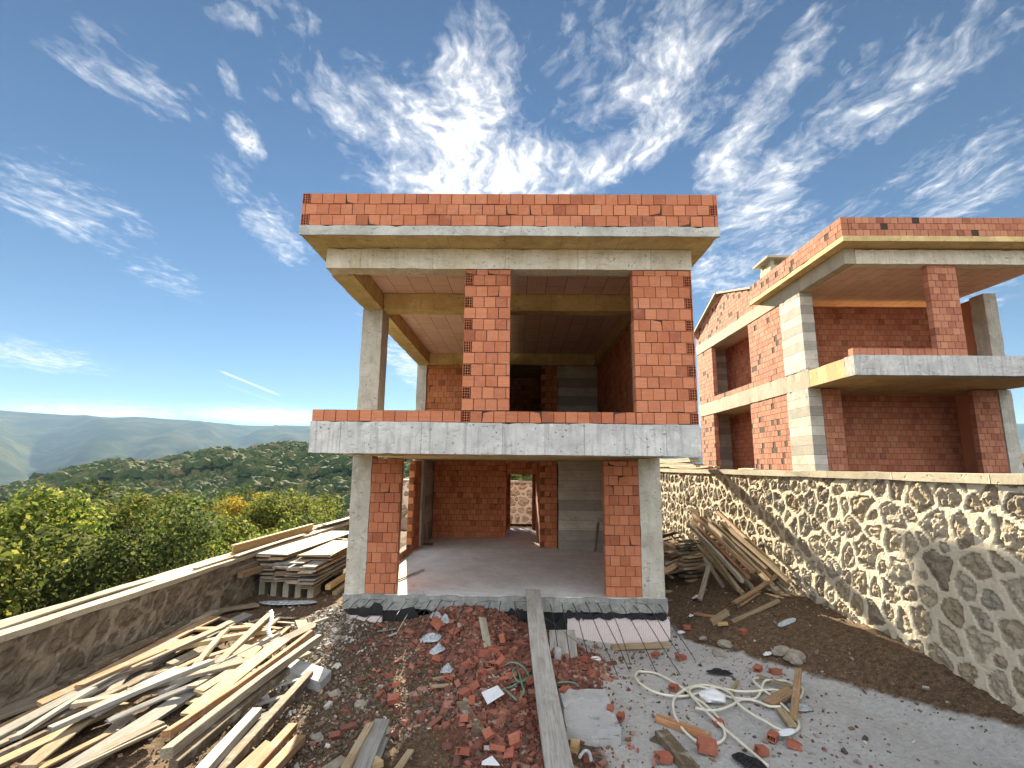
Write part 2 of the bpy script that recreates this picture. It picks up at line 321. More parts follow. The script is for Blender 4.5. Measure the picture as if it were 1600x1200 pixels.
BOARDS = [
 ('timber', 'sunlit yellow square timber on top of the left heap, pointing at the hanging plastic strip', 'yel', (-5.694, 8.456, -0.493), (-4.401, 9.223, -0.413), 0.14, 0.07),
 ('plank', 'brown plank with a yellow edge lying above the sunlit timber in the left heap', 'brn', (-6.016, 9.643, -0.569), (-4.625, 9.467, -0.433), 0.13, 0.04),
 ('plank', 'short split yellow plank above the yellow plywood sheet', 'yel', (-4.988, 7.95, -0.504), (-4.462, 8.686, -0.465), 0.1, 0.04),
 ('plank', 'broad bright yellow board lit by the sun, longest of the yellow boards', 'yel', (-3.672, 5.974, -0.27), (-3.798, 8.51, -0.306), 0.2, 0.03),
 ('plank', 'bright yellow board lying just above the broad yellow board', 'yel', (-4.01, 6.681, -0.351), (-3.991, 7.951, -0.399), 0.15, 0.03),
 ('timber', 'long reddish brown square timber below the yellow boards', 'red', (-3.504, 5.388, -0.221), (-3.414, 8.68, -0.29), 0.075, 0.075),
 ('timber', 'long grey brown timber beside the reddish one, its far end sawn square', 'gry', (-3.367, 5.168, -0.24), (-3.282, 8.619, -0.318), 0.1, 0.1),
 ('timber', 'dark weathered timber under the long grey brown one', 'drk', (-3.247, 5.148, -0.331), (-3.291, 7.571, -0.42), 0.1, 0.09),
 ('timber', 'grey dusty timber with a square end, low in the left heap', 'pal', (-2.793, 4.482, -0.244), (-3.072, 6.307, -0.4), 0.12, 0.09),
 ('timber', 'long dark brown timber with a pointed end near the broken concrete slab', 'drk', (-2.759, 4.648, -0.375), (-2.984, 7.6, -0.5), 0.11, 0.1),
 ('plank', 'brown plank rising from the bottom edge left of two short brown timbers', 'brn', (-2.639, 4.767, -0.379), (-2.636, 5.753, -0.46), 0.12, 0.05),
 ('timber', 'stained brown timber with a rounded end at the bottom left', 'red', (-2.513, 4.77, -0.386), (-2.562, 6.149, -0.48), 0.1, 0.09),
 ('timber', 'short brown timber with a sawn end, right of the stained brown timber', 'brn', (-2.393, 4.948, -0.434), (-2.382, 5.963, -0.5), 0.12, 0.08),
 ('strip', 'bent grey strip resting against the dark pointed timber, upper of two', 'pal', (-3.331, 7.205, -0.5), (-2.925, 7.504, -0.48), 0.08, 0.025),
 ('strip', 'bent grey strip bridging the gravel, lower of two', 'pal', (-3.293, 6.76, -0.52), (-3.002, 6.953, -0.5), 0.07, 0.025),
 ('strip', 'short grey offcut beside the dusty timber', 'pal', (-3.098, 6.328, -0.5), (-3.001, 6.48, -0.5), 0.09, 0.03),
 ('plank', 'wide grey plank lying alone in front of the low stone wall', 'gry', (-6.872, 10.653, -0.622), (-5.901, 11.694, -0.659), 0.24, 0.05),
 ('plank', 'short grey plank lying under the wide grey plank', 'gry', (-6.204, 10.734, -0.661), (-5.502, 10.339, -0.658), 0.1, 0.03),
 ('stick', 'thin grey lath pointing up to the board stack', 'gry', (-5.365, 10.445, -0.656), (-4.882, 10.714, -0.558), 0.05, 0.025),
 ('stick', 'white dusty lath on the dark soil behind the heap', 'wht', (-5.103, 10.735, -0.64), (-4.488, 10.456, -0.573), 0.06, 0.02),
 ('plank', 'dark grey plank half sunk in the soil behind the heap', 'drk', (-4.916, 10.332, -0.621), (-4.269, 9.997, -0.538), 0.1, 0.04),
 ('plank', 'grey plank leading to the column foot', 'gry', (-3.859, 9.524, -0.42), (-3.516, 9.681, -0.336), 0.1, 0.04),
 ('stick', 'long thin lath reaching the column foot, farthest back', 'gry', (-4.054, 10.043, -0.443), (-3.481, 9.86, -0.3), 0.04, 0.02),
 ('plank', 'short broad grey board standing out of the heap behind the long timbers', 'gry', (-4.056, 9.703, -0.399), (-3.665, 9.076, -0.437), 0.2, 0.04),
 ('plank', 'narrow brown board crossing behind the broad yellow board', 'brn', (-4.15, 8.858, -0.485), (-4.196, 9.567, -0.469), 0.09, 0.04),
 ('plank', 'short brown board beside the plastic strip', 'brn', (-4.284, 8.485, -0.458), (-4.268, 8.972, -0.468), 0.1, 0.04),
 ('plank', 'small pale board on the sunlit gravel by the column foot', 'wht', (-3.626, 9.456, -0.427), (-3.532, 9.536, -0.402), 0.09, 0.03),
 ('plank', 'small brown offcut right of the short broad grey board', 'brn', (-4.092, 9.43, -0.497), (-3.907, 9.462, -0.445), 0.08, 0.04),
 ('plank', 'brown plank in the back of the left heap', 'brn', (-5.247, 9.963, -0.555), (-4.331, 9.532, -0.496), 0.1, 0.04),
 ('timber', 'mossy tan timber at the bottom edge, left of the grey board', 'tan', (-1.65, 4.969, -0.434), (-1.705, 6.289, -0.518), 0.09, 0.08),
 ('plank', 'wide grey board standing on edge at the bottom edge', 'pal', (-1.493, 5.009, -0.456), (-1.616, 6.474, -0.536), 0.18, 0.05),
 ('plank', 'small grey slat beside the wide grey board', 'pal', (-1.445, 5.67, -0.536), (-1.478, 6.123, -0.564), 0.07, 0.03),
 ('block', 'yellow wood block at the bottom edge beside the slat', 'yel', (-1.487, 5.514, -0.517), (-1.397, 5.597, -0.515), 0.12, 0.07),
 ('plank', 'grey plank end at the bottom edge left of the mossy timber', 'gry', (-1.966, 5.382, -0.56), (-1.794, 5.691, -0.559), 0.16, 0.04),
 ('plank', 'tan lath in the dark soil patch at the bottom centre', 'tan', (-1.235, 5.348, -0.559), (-1.137, 5.884, -0.563), 0.08, 0.03),
 ('plank', 'pale weathered board upright in the brick rubble below the floor edge', 'wht', (-0.617, 9.366, -0.192), (-0.469, 8.666, -0.453), 0.13, 0.03),
 ('plank', 'charred dark board with a pale end in the rubble, left of the white tile', 'drk', (-0.688, 6.759, -0.462), (-0.387, 6.16, -0.522), 0.12, 0.05),
 ('stick', 'yellowish stick above the red rubble, lower of two', 'tan', (-1.182, 7.375, -0.53), (-0.882, 7.371, -0.503), 0.05, 0.03),
 ('stick', 'yellowish stick above the red rubble, upper of two', 'tan', (-1.195, 7.62, -0.532), (-0.894, 7.692, -0.507), 0.04, 0.03),
 ('stick', 'pale splinter below the white tile', 'wht', (-0.666, 6.882, -0.466), (-0.479, 6.68, -0.456), 0.05, 0.02),
 ('stick', 'grey lath on the left slope of the rubble mound', 'pal', (-2.369, 9.132, -0.515), (-2.146, 9.303, -0.452), 0.05, 0.02),
 ('stick', 'grey lath high on the left of the rubble mound', 'pal', (-2.541, 9.519, -0.502), (-2.177, 9.476, -0.436), 0.05, 0.02),
 ('timber', 'weathered timber at the foot of the white insulation panel', 'tan', (1.768, 9.662, -0.748), (2.798, 9.655, -0.698), 0.1, 0.08),
 ('plank', 'dark stained plank lying across the hose, upper of two at the lower right', 'red', (1.769, 6.735, -0.58), (2.267, 6.306, -0.58), 0.12, 0.07),
 ('plank', 'split dark plank with a pale core at the lower right corner', 'drk', (1.719, 6.345, -0.57), (1.825, 5.683, -0.57), 0.17, 0.08),
 ('plank', 'brown plank standing up beside the hose at the far right', 'brn', (3.473, 6.737, -0.57), (4.152, 7.804, -0.401), 0.09, 0.04),
 ('plank', 'short brown plank under the standing plank at the far right', 'brn', (3.336, 7.104, -0.56), (3.791, 7.355, -0.5), 0.15, 0.06),
 ('plank', 'long pale lath sloping down to the standing plank', 'tan', (3.636, 8.002, -0.564), (3.908, 7.496, -0.521), 0.08, 0.03),
 ('stick', 'thin splintered lath pointing at the white foil', 'tan', (2.976, 7.434, -0.592), (3.285, 7.866, -0.575), 0.05, 0.02),
 ('plank', 'yellow pointed offcut lying over the hose', 'tan', (3.437, 6.974, -0.57), (3.377, 6.579, -0.57), 0.1, 0.04),
 ('block', 'short tan wood block on the dirt bank', 'tan', (3.829, 10.251, -0.475), (4.193, 10.319, -0.289), 0.13, 0.1),
 ('plank', 'long tan plank lying up the dirt bank', 'tan', (4.105, 9.93, -0.363), (5.057, 10.004, 0.005), 0.09, 0.05),
 ('plank', 'brown plank at the top of the dirt bank under the timber pile', 'brn', (4.466, 10.407, -0.188), (4.913, 10.593, 0.005), 0.09, 0.05),
 ('plank', 'reddish board half buried in the dirt bank', 'red', (3.765, 10.941, -0.509), (3.979, 10.444, -0.427), 0.1, 0.04),
 ('block', 'small yellow wood block on the dirt bank', 'yel', (3.847, 9.938, -0.407), (3.998, 9.87, -0.373), 0.09, 0.06),
 ('block', 'yellow wood block beside the foot of the grey gangplank', 'yel', (0.616, 5.998, -0.55), (0.705, 5.979, -0.553), 0.13, 0.11),
]
PLY = [(-4.391, 8.003, -0.424), (-4.392, 8.407, -0.423), (-4.028, 8.312, -0.416), (-3.967, 7.795, -0.419)]
SLAB_CHUNK = [(-3.399, 7.755, -0.519), (-3.482, 8.184, -0.515), (-3.16, 8.017, -0.518), (-2.721, 7.758, -0.519), (-2.718, 7.342, -0.52), (-2.956, 7.489, -0.52)]
TILE1 = [(-0.443, 6.886, -0.407), (-0.241, 7.02, -0.404), (-0.146, 6.752, -0.418), (-0.348, 6.604, -0.416)]
TILE2 = [(-0.34, 5.521, -0.52), (-0.336, 5.564, -0.518), (-0.239, 5.655, -0.514), (-0.157, 5.521, -0.523)]
LEANBOARD = [(0.764, 9.357, -0.484), (1.177, 9.474, -0.564), (1.09, 8.429, -0.494), (0.725, 8.34, -0.472)]
BLK = [(0.579, 7.131, -0.45), (1.165, 7.18, -0.47), (1.229, 6.197, -0.47), (0.593, 6.12, -0.458)]
CHUNKS = [(-1.286, 9.179, -0.343), (-0.943, 9.078, -0.352), (-0.471, 8.526, -0.468), (-0.591, 8.33, -0.483), (-0.808, 8.007, -0.508), (-0.631, 7.912, -0.489), (-0.458, 7.969, -0.479), (-0.276, 8.448, -0.479), (-0.233, 7.846, -0.477), (-0.458, 7.521, -0.466), (0.015, 7.762, -0.498), (-1.921, 7.791, -0.577), (-1.674, 7.454, -0.576), (-1.764, 7.243, -0.578), (-1.654, 6.911, -0.576), (-1.201, 8.16, -0.541), (-1.085, 7.5, -0.54), (-0.918, 7.498, -0.519), (-0.691, 7.125, -0.485), (-0.545, 7.257, -0.469), (-0.24, 7.482, -0.466), (0.043, 6.761, -0.499), (0.162, 7.432, -0.511), (-0.174, 8.818, -0.456), (-0.548, 5.81, -0.528), (-0.034, 5.859, -0.531), (-0.003, 5.747, -0.539), (-0.124, 5.848, -0.527), (-0.32, 5.975, -0.513), (-0.514, 6.692, -0.477), (-0.426, 6.559, -0.479), (-0.512, 6.386, -0.492)]
CHUNKS2 = [(2.253, 7.522, -0.585), (2.732, 8.811, -0.643), (2.249, 6.113, -0.58), (2.553, 6.572, -0.58), (3.011, 6.409, -0.58), (3.943, 8.141, -0.583), (3.813, 8.418, -0.587), (4.108, 9.5, -0.444), (3.472, 10.376, -0.61), (2.761, 6.073, -0.58), (3.084, 6.169, -0.58), (1.656, 5.914, -0.58)]
CHUNKS3 = [(1.236, 8.061, -0.594), (1.065, 8.602, -0.611), (0.63, 7.172, -0.564), (1.148, 6.673, -0.579), (1.298, 6.751, -0.58), (2.445, 9.196, -0.701)]
STONES = [(3.751, 9.412, -0.59), (2.516, 7.226, -0.592), (4.393, 8.722, -0.46), (4.476, 8.49, -0.464), (3.489, 9.085, -0.623), (3.503, 9.816, -0.628)]
STONES2 = [(-2.473, 7.245, -0.59), (-2.025, 6.946, -0.59), (-3.114, 9.185, -0.52), (-1.532, 6.326, -0.585), (-2.27, 6.162, -0.59)]
PAPERS = [(3.217, 10.257, -0.67), (3.664, 10.917, -0.547), (4.095, 11.75, -0.363), (4.18, 8.778, -0.527), (4.815, 9.306, -0.181), (3.75, 7.088, -0.59)]
PLASTICS = [(-1.48, 8.977, -0.418), (-1.301, 8.629, -0.484), (-1.04, 7.939, -0.524), (-1.501, 9.638, -0.246), (-1.299, 9.41, -0.262)]
FOIL = [(2.698, 7.293, -0.582)]
CLOTH = [(3.139, 8.189, -0.603)]
OVAL = [(3.188, 6.357, -0.59)]
POST = [(0.654, 8.227, -0.616), (0.712, 8.942, -0.626)]
RING = [(1.331, 8.768, -0.678)]
HOSE = [(2.655, 5.739, -0.6), (2.504, 6.417, -0.6), (2.435, 6.766, -0.6), (2.399, 7.225, -0.602), (2.395, 7.44, -0.604), (2.312, 7.745, -0.609), (2.227, 8.027, -0.619), (2.122, 8.199, -0.629), (1.973, 8.224, -0.631), (1.891, 8.192, -0.629), (1.8, 7.974, -0.617), (1.782, 7.782, -0.611), (1.787, 7.65, -0.607), (1.891, 7.421, -0.604), (2.059, 7.318, -0.603), (2.298, 7.327, -0.603), (2.537, 7.444, -0.604), (2.812, 7.637, -0.605), (2.927, 7.616, -0.604), (2.983, 7.415, -0.602), (2.951, 7.162, -0.601), (2.95, 6.948, -0.6), (3.003, 6.75, -0.6), (3.079, 6.616, -0.6), (3.142, 6.502, -0.6), (3.264, 6.443, -0.6), (3.388, 6.511, -0.6), (3.5, 6.664, -0.6), (3.545, 6.84, -0.6), (3.523, 6.949, -0.6), (3.517, 7.222, -0.601), (3.471, 7.518, -0.601), (3.469, 7.726, -0.603), (3.518, 7.873, -0.604), (3.641, 7.951, -0.603), (3.767, 7.904, -0.602), (3.982, 7.91, -0.601), (4.065, 7.791, -0.601), (4.097, 7.629, -0.601), (3.867, 7.295, -0.6), (3.775, 7.376, -0.601), (3.672, 7.481, -0.601), (3.521, 7.498, -0.601), (3.306, 7.469, -0.602), (3.124, 7.507, -0.602), (2.999, 7.595, -0.604), (2.872, 7.686, -0.605), (2.699, 7.721, -0.607), (2.482, 7.604, -0.606), (2.28, 7.391, -0.603), (2.138, 7.195, -0.602), (2.05, 6.974, -0.601), (1.995, 6.716, -0.6), (1.999, 6.432, -0.6), (2.065, 6.234, -0.6), (2.154, 6.164, -0.6), (2.314, 6.198, -0.6), (2.438, 6.306, -0.6), (2.504, 6.497, -0.6), (2.526, 6.769, -0.6), (2.48, 7.027, -0.601), (2.414, 7.267, -0.602), (2.441, 7.486, -0.604), (2.604, 7.631, -0.606), (2.752, 7.588, -0.605), (2.861, 7.455, -0.603), (2.966, 7.328, -0.602), (3.135, 7.27, -0.601), (3.243, 7.172, -0.601), (3.318, 7.018, -0.6), (3.46, 7.004, -0.6)]
HOSE3 = [(2.333, 6.955, -0.571), (2.456, 6.865, -0.571), (2.61, 6.881, -0.571), (2.848, 7.05, -0.571), (3.045, 7.239, -0.571), (3.268, 7.301, -0.571), (3.439, 7.489, -0.571), (3.596, 7.726, -0.572), (3.717, 7.802, -0.572), (3.865, 7.687, -0.571), (4.09, 7.648, -0.571)]
CABLE = [(-0.214, 7.901, -0.44), (-0.07, 7.999, -0.455), (0.098, 7.897, -0.472), (0.195, 7.625, -0.479), (0.035, 7.324, -0.452), (-0.045, 7.627, -0.447), (0.015, 7.918, -0.462), (0.091, 7.216, -0.459), (0.108, 7.059, -0.462), (0.034, 6.882, -0.455), (-0.056, 6.89, -0.443), (-0.15, 7.053, -0.43), (-0.06, 7.245, -0.439), (0.235, 7.617, -0.484)]
LOOP = [(0.592, 7.537, -0.553), (0.73, 7.598, -0.562), (0.849, 7.558, -0.566), (0.879, 7.469, -0.567)]
LOOP2 = [(0.682, 5.733, -0.564), (0.742, 5.84, -0.565), (0.794, 5.831, -0.566), (0.797, 5.692, -0.567)]
STRIP = [(-4.643, 9.66, -0.334), (-4.258, 8.994, -0.307), (-4.08, 8.594, -0.311), (-3.912, 8.35, -0.314)]
CLOUDS = [
 (0.525, -2.8809, 3.8488, 6.8859, 1.251, -0.5993, 1.12),
 (2.9534, 1.4525, -0.9273, -2.5294, 3.7751, -5.8471, 0.952),
 (2.5696, 0.2128, 0.0593, 0.0215, 3.5977, -5.7235, 1.288),
 (6.0983, 4.6013, -2.7105, -7.0056, 6.9913, -11.3881, 0.6),
 (2.4688, -2.4079, 1.918, 4.2516, 2.4592, -4.1957, 0.74),
 (4.5742, -3.692, 1.7212, 5.1042, 7.2385, -9.0446, 0.5),
 (5.0942, -7.2166, 6.5524, 13.7632, 6.3268, -8.0958, 0.4),
 (1.9328, -1.0483, 0.9214, 5.8369, 5.4464, -9.6545, 1.0),
 (4.4374, -1.271, 1.324, 3.153, 5.1607, -8.5819, 1.0),
 (2.283, -3.2224, 2.3837, 12.2999, 1.0375, -9.5152, 1.0),
 (4.1149, -5.8831, 5.9897, 10.0665, -0.513, -6.0788, 0.9),
 (4.4693, -4.5847, 3.0217, 8.3667, 1.3837, -9.762, 0.95),
 (3.9949, -2.5477, 0.947, 2.5617, 2.7274, -7.1643, 0.9),
 (3.7335, -2.1895, 1.2794, 2.0628, 1.0512, -4.594, 0.8),
 (4.6722, -3.5325, 1.8002, 3.9671, 1.4532, -7.629, 0.7),
 (12.6404, 12.3149, -3.5363, -12.609, 18.8015, -25.8458, 0.85),
 (5.9026, 5.9007, -2.2934, -13.5441, 16.168, -22.2055, 0.5),
 (5.5678, 9.0108, -7.4875, -19.0027, -2.7468, -12.7928, 0.85),
 (5.1808, 7.002, -5.7916, -12.2474, -1.8225, -9.8344, 0.7),
 (3.496, 3.305, -2.9579, -7.2004, -0.0899, -7.4671, 0.7),
 (19.1352, 20.0233, -10.0928, -27.1927, 15.8441, -37.2797, 0.85),
 (8.9542, 15.7499, -10.9559, -34.5342, -2.2251, -24.2368, 0.5),
 (0.4763, 0.2404, 0.0257, -0.154, 0.4126, -5.1424, 1.3),
 (1.873, 0.7348, -1.5393, -3.7922, 0.0337, -4.4101, 0.9),
 (10.9481, 12.6882, -8.8967, -32.1648, 9.7637, -31.4889, 0.6),
 (3.9193, 4.6894, -1.1756, -5.8341, 4.6667, -11.2346, 0.8),
 (2.6787, 3.179, -0.9317, -3.6249, 0.2072, -6.8732, 0.7),
 (2.8697, 2.6535, -0.9882, -4.2144, 0.2221, -8.7379, 0.5),
 (1.2718, 1.2962, 0.0143, -1.1123, 0.4104, -7.1571, 0.8),
 (0.4167, 0.3612, 0.0533, -0.0965, 0.4636, -5.4174, 1.1),
 (2.6102, -3.56, 1.6387, 6.2845, 0.9141, -7.2387, 0.76),
 (2.5937, -3.071, 0.9038, 3.4673, 0.4681, -6.3006, 0.72),
 (3.4573, -3.1387, 1.0448, 3.8313, 1.4111, -8.2988, 0.56),
 (3.4997, -5.4579, 1.7325, 9.8426, 1.6959, -12.7711, 0.56),
 (2.0009, -1.808, 0.2132, 1.591, 0.7073, -6.083, 0.56),
]
TRAIL = ((-0.5288, 0.8331, 0.162),(-0.4394, 0.8896, 0.1244))
TRAIL2 = ((-0.5247, 0.8396, 0.1404),(-0.4091, 0.9071, 0.0992))
import math
def sst(a,b,t):
    t=(t-a)/(b-a); t=0 if t<0 else 1 if t>1 else t
    return t*t*(3-2*t)
def gz(x,y):
    z=-.62
    z-=.2*math.exp(-((x-2.0)/1.3)**2-((y-10)/1.3)**2)
    z+=.42*math.exp(-((x+.95)/1.25)**2-((y-9.9)/1.0)**2)
    z+=.12*math.exp(-((x+.35)/.7)**2-((y-7.2)/1.6)**2)
    xb=3.25+max(0,10-y)*.42
    z+=.55*sst(0,1.9,x-xb)
    z+=.3*math.exp(-((x+3.55)/.55)**2-((y-10.2)/1.0)**2)
    z-=.12*sst(-4.2,-6,x)*1.0 if x<-4.2 else 0
    return z
def hourdis(t):
    P = objc(t); s = t.n('SeparateXYZ', i={0: P}).outputs
    # clay filler blocks: ribs run along y, blocks 0.4 x 0.25
    ribs = t.ramp(t.math('FRACT', t.math('MULTIPLY', s[0], 1 / .05)), [(0, 1), (.16, 0), (.84, 0), (1, 1)])
    br = t.n('TexBrick', i={'Vector': t.mapv(P, (1, 1, 1), (0, 0, R(90))), 'Color1': (.80, .58, .49, 1), 'Color2': (.72, .49, .40, 1), 'Mortar': (.16, .10, .08, 1), 'Scale': 1.0, 'Mortar Size': .006, 'Brick Width': .9, 'Row Height': .4})
    br.offset = .5
    c = t.mix(t.math('MULTIPLY', ribs, .35), br.outputs[0], (.36, .19, .14))
    c = t.mix(t.math('MULTIPLY', t.ramp(t.noise(P, 3.0, 4, .7), [(.55, 0), (.7, 1)]), .4), c, (.40, .33, .26))
    crack = t.ramp(t.noise(t.mapv(P, (2, 9, 1)), 1.5, 5, .7), [(.66, 0), (.7, 1)])
    c = t.mix(t.math('MULTIPLY', crack, .7), c, (.07, .05, .04))
    h = t.math('ADD', t.math('MULTIPLY', ribs, -1.0), t.math('MULTIPLY', br.outputs[1], -1.0))
    return {'Base Color': c, 'Normal': t.bump(h, .6, .008)}
M['hourdis'] = material('clay_ceiling_block', hourdis)

def insul(t):
    P = objc(t); s = t.n('SeparateXYZ', i={0: P}).outputs
    gr = t.ramp(t.math('FRACT', t.math('MULTIPLY', s[0], 1 / .034)), [(0, 1), (.14, 0), (.86, 0), (1, 1)])
    vr = t.vor(P, 30.0)
    dots = t.math('MULTIPLY', t.ramp(vr.outputs['Distance'], [(.15, 1), (.3, 0)]), t.ramp(t.noise(P, 5.0, 3), [(.36, 0), (.55, 1)]))
    c = t.mix(t.math('MULTIPLY', gr, .7), (.72, .62, .61), (.36, .30, .30))
    c = t.mix(t.math('MULTIPLY', dots, .6), c, (.28, .24, .24))
    return {'Base Color': c, 'Normal': t.bump(gr, -.4, .006)}
M['insul'] = material('grooved_insulation_foam', insul)

def ply(t):
    P = objc(t); c = t.mix(t.ramp(t.noise(t.mapv(P, (1.5, 14, 14)), 1.0, 4), [(.35, 0), (.7, 1)]), (.28, .21, .12), (.21, .15, .08))
    c = t.mix(t.math('MULTIPLY', t.ramp(t.noise(P, 4.0, 5, .7), [(.5, 0), (.7, 1)]), .5), c, (.26, .24, .20))
    return {'Base Color': c, 'Normal': t.bump(t.noise(P, 30.0, 3), .3, .004)}
M['ply'] = material('plywood_worn', ply)

def panelgrey(t):
    P = objc(t); c = t.mix(t.ramp(t.noise(P, 4.0, 5, .7), [(.4, 0), (.7, 1)]), (.24, .24, .225), (.17, .168, .15))
    c = t.mix(t.math('MULTIPLY', t.ramp(t.vor(P, 12.0).outputs['Distance'], [(.05, 1), (.12, 0)]), .5), c, (.2, .18, .15))
    return {'Base Color': c}
M['panelgrey'] = material('formwork_panel_cement_film', panelgrey)

def soil(t):
    P = objc(t)
    at = t.n('Attribute', attribute_name='zone'); z = t.n('SeparateColor', i={0: at.outputs['Color']}).outputs
    n1 = t.noise(P, 2.0, 6, .7); n2 = t.noise(P, 14.0, 5, .75); n3 = t.noise(P, 70.0, 3, .7)
    dirt = t.ramp(n2, [(.3, (.05, .032, .02)), (.5, (.11, .073, .045)), (.72, (.20, .145, .095))])
    grey = t.ramp(n2, [(.22, (.30, .295, .285)), (.5, (.41, .41, .40)), (.7, (.49, .49, .48))])
    red = t.ramp(n2, [(.3, (.07, .028, .02)), (.55, (.14, .055, .037)), (.75, (.24, .10, .07))])
    pale = t.ramp(n2, [(.3, (.18, .14, .09)), (.55, (.34, .27, .18)), (.75, (.46, .38, .26))])
    k = t.math('MULTIPLY', t.math('SUBTRACT', n1, .5), 1.1)
    def w(x): return t.ramp(t.math('ADD', x, k), [(.38, 0), (.62, 1)])
    c = t.mix(w(z[0]), dirt, red); c = t.mix(w(z[1]), c, grey); c = t.mix(w(z[2]), c, pale)
    spk = t.vor(P, 38.0)
    sel = t.ramp(t.n('SeparateColor', i={0: spk.outputs['Color']}).outputs[0], [(.7, 0), (.75, 1)])
    sp = t.math('MULTIPLY', t.ramp(spk.outputs['Distance'], [(.2, 1), (.3, 0)]), sel)
    c = t.mix(t.math('MULTIPLY', sp, .6), c, (.36, .32, .27))
    h = t.math('ADD', t.math('ADD', n2, t.math('MULTIPLY', n3, .5)), t.math('MULTIPLY', sp, .6))
    return {'Base Color': c, 'Normal': t.bump(h, .8, .03), 'Roughness': .95, 'Specular IOR Level': .1}
M['soil'] = material('building_site_soil', soil)

def terrain(t):
    P = objc(t)
    n = t.noise(P, .05, 6, .7); n2 = t.noise(P, .6, 4, .7)
    c = t.ramp(n, [(.3, (.05, .065, .025)), (.5, (.08, .10, .04)), (.65, (.12, .125, .055)), (.8, (.16, .145, .07))])
    c = t.mix(t.math('MULTIPLY', n2, .6), c, (.03, .035, .015))
    return {'Base Color': c, 'Normal': t.bump(n2, 1.0, 1.0), 'Roughness': 1.0, 'Specular IOR Level': 0.0}
M['terrain'] = material('scrub_hillside', terrain)

def farhill(t):
    P = objc(t)
    n = t.noise(P, .006, 6, .7); n2 = t.noise(P, .03, 5, .7)
    c = t.ramp(n, [(.32, (.012, .022, .012)), (.46, (.03, .042, .02)), (.58, (.09, .085, .045)), (.75, (.12, .105, .062))])
    c = t.mix(t.math('MULTIPLY', n2, .7), c, (.02, .03, .016))
    return {'Base Color': c, 'Roughness': 1.0, 'Specular IOR Level': 0.0}
M['farhill'] = material('wooded_far_hill', farhill)

def leaf_mat(name, stops):
    def b(t):
        rnd = t.n('NewGeometry').outputs['Random Per Island']; ob = t.n('ObjectInfo').outputs['Random']
        c = t.ramp(rnd, stops)
        c = t.n('HueSaturation', i={'Color': c, 'Hue': t.math('ADD', .485, t.math('MULTIPLY', ob, .03)), 'Value': t.math('ADD', .75, t.math('MULTIPLY', ob, .5))}).outputs[0]
        return {'Base Color': c, 'Roughness': .85, 'Specular IOR Level': .08}
    m = material(name, b)
    nt = m.node_tree; t = NT(nt)
    pr = [n for n in nt.nodes if n.type == 'BSDF_PRINCIPLED'][0]; out = [n for n in nt.nodes if n.type == 'OUTPUT_MATERIAL'][0]
    src = pr.inputs['Base Color'].links[0].from_socket
    tr = t.n('BsdfTranslucent', i={'Color': src})
    mx = t.n('MixShader', i={0: .45, 1: pr.outputs[0], 2: tr.outputs[0]})
    nt.links.new(mx.outputs[0], out.inputs[0])
    return m
M['leaf_green'] = leaf_mat('leaves_olive_green', [(0, (.03, .05, .012)), (.35, (.085, .115, .022)), (.7, (.15, .17, .03)), (1, (.25, .23, .05))])
M['leaf_dark'] = leaf_mat('leaves_dark_green', [(0, (.02, .035, .012)), (.5, (.055, .08, .022)), (1, (.12, .14, .04))])
M['leaf_yellow'] = leaf_mat('leaves_autumn_yellow', [(0, (.22, .16, .02)), (.5, (.36, .28, .03)), (1, (.50, .40, .06))])
M['leaf_forest'] = leaf_mat('leaves_far_forest', [(0, (.02, .036, .014)), (.45, (.04, .065, .022)), (.7, (.07, .085, .03)), (.86, (.14, .12, .05)), (1, (.20, .14, .07))])
M['bark'] = plain_mat('tree_bark', (.10, .075, .05), .95, .4, 9, .6)

def stonewall(t, k=1.0):
    P = objc(t)
    at = t.n('Attribute', attribute_name='stone'); z = t.n('SeparateColor', i={0: at.outputs['Color']}).outputs
    n = t.noise(P, 18.0, 5, .7); n2 = t.noise(P, 70.0, 3, .7)
    st = t.ramp(z[1], [(0, (.34, .28, .19)), (.3, (.44, .38, .28)), (.55, (.27, .225, .17)), (.75, (.50, .44, .33)), (1, (.36, .33, .27))])
    st = t.mix(t.math('MULTIPLY', t.ramp(n, [(.48, 0), (.68, 1)]), .55), st, (.16, .12, .08))
    mo = t.mix(t.math('MULTIPLY', t.ramp(n, [(.4, 0), (.7, 1)]), .35), (.60, .54, .42), (.44, .38, .28))
    c = t.mix(t.ramp(z[0], [(.35, 0), (.55, 1)]), mo, st)
    h = t.math('ADD', t.math('MULTIPLY', n, t.math('ADD', .35, t.math('MULTIPLY', z[0], 1.4))), t.math('MULTIPLY', n2, .3))
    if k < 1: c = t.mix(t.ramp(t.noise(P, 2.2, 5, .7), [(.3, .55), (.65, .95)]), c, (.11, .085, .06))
    return {'Base Color': c, 'Normal': t.bump(h, .9, .03), 'Roughness': .95}
M['stonewall'] = material('rubble_stone_masonry', stonewall)
M['stonewall_dirt_shade'] = material('rubble_stone_masonry_earth_and_shade', lambda t: stonewall(t, .5))  # earth staining plus painted-in shade, a darkened copy for the shaded low wall

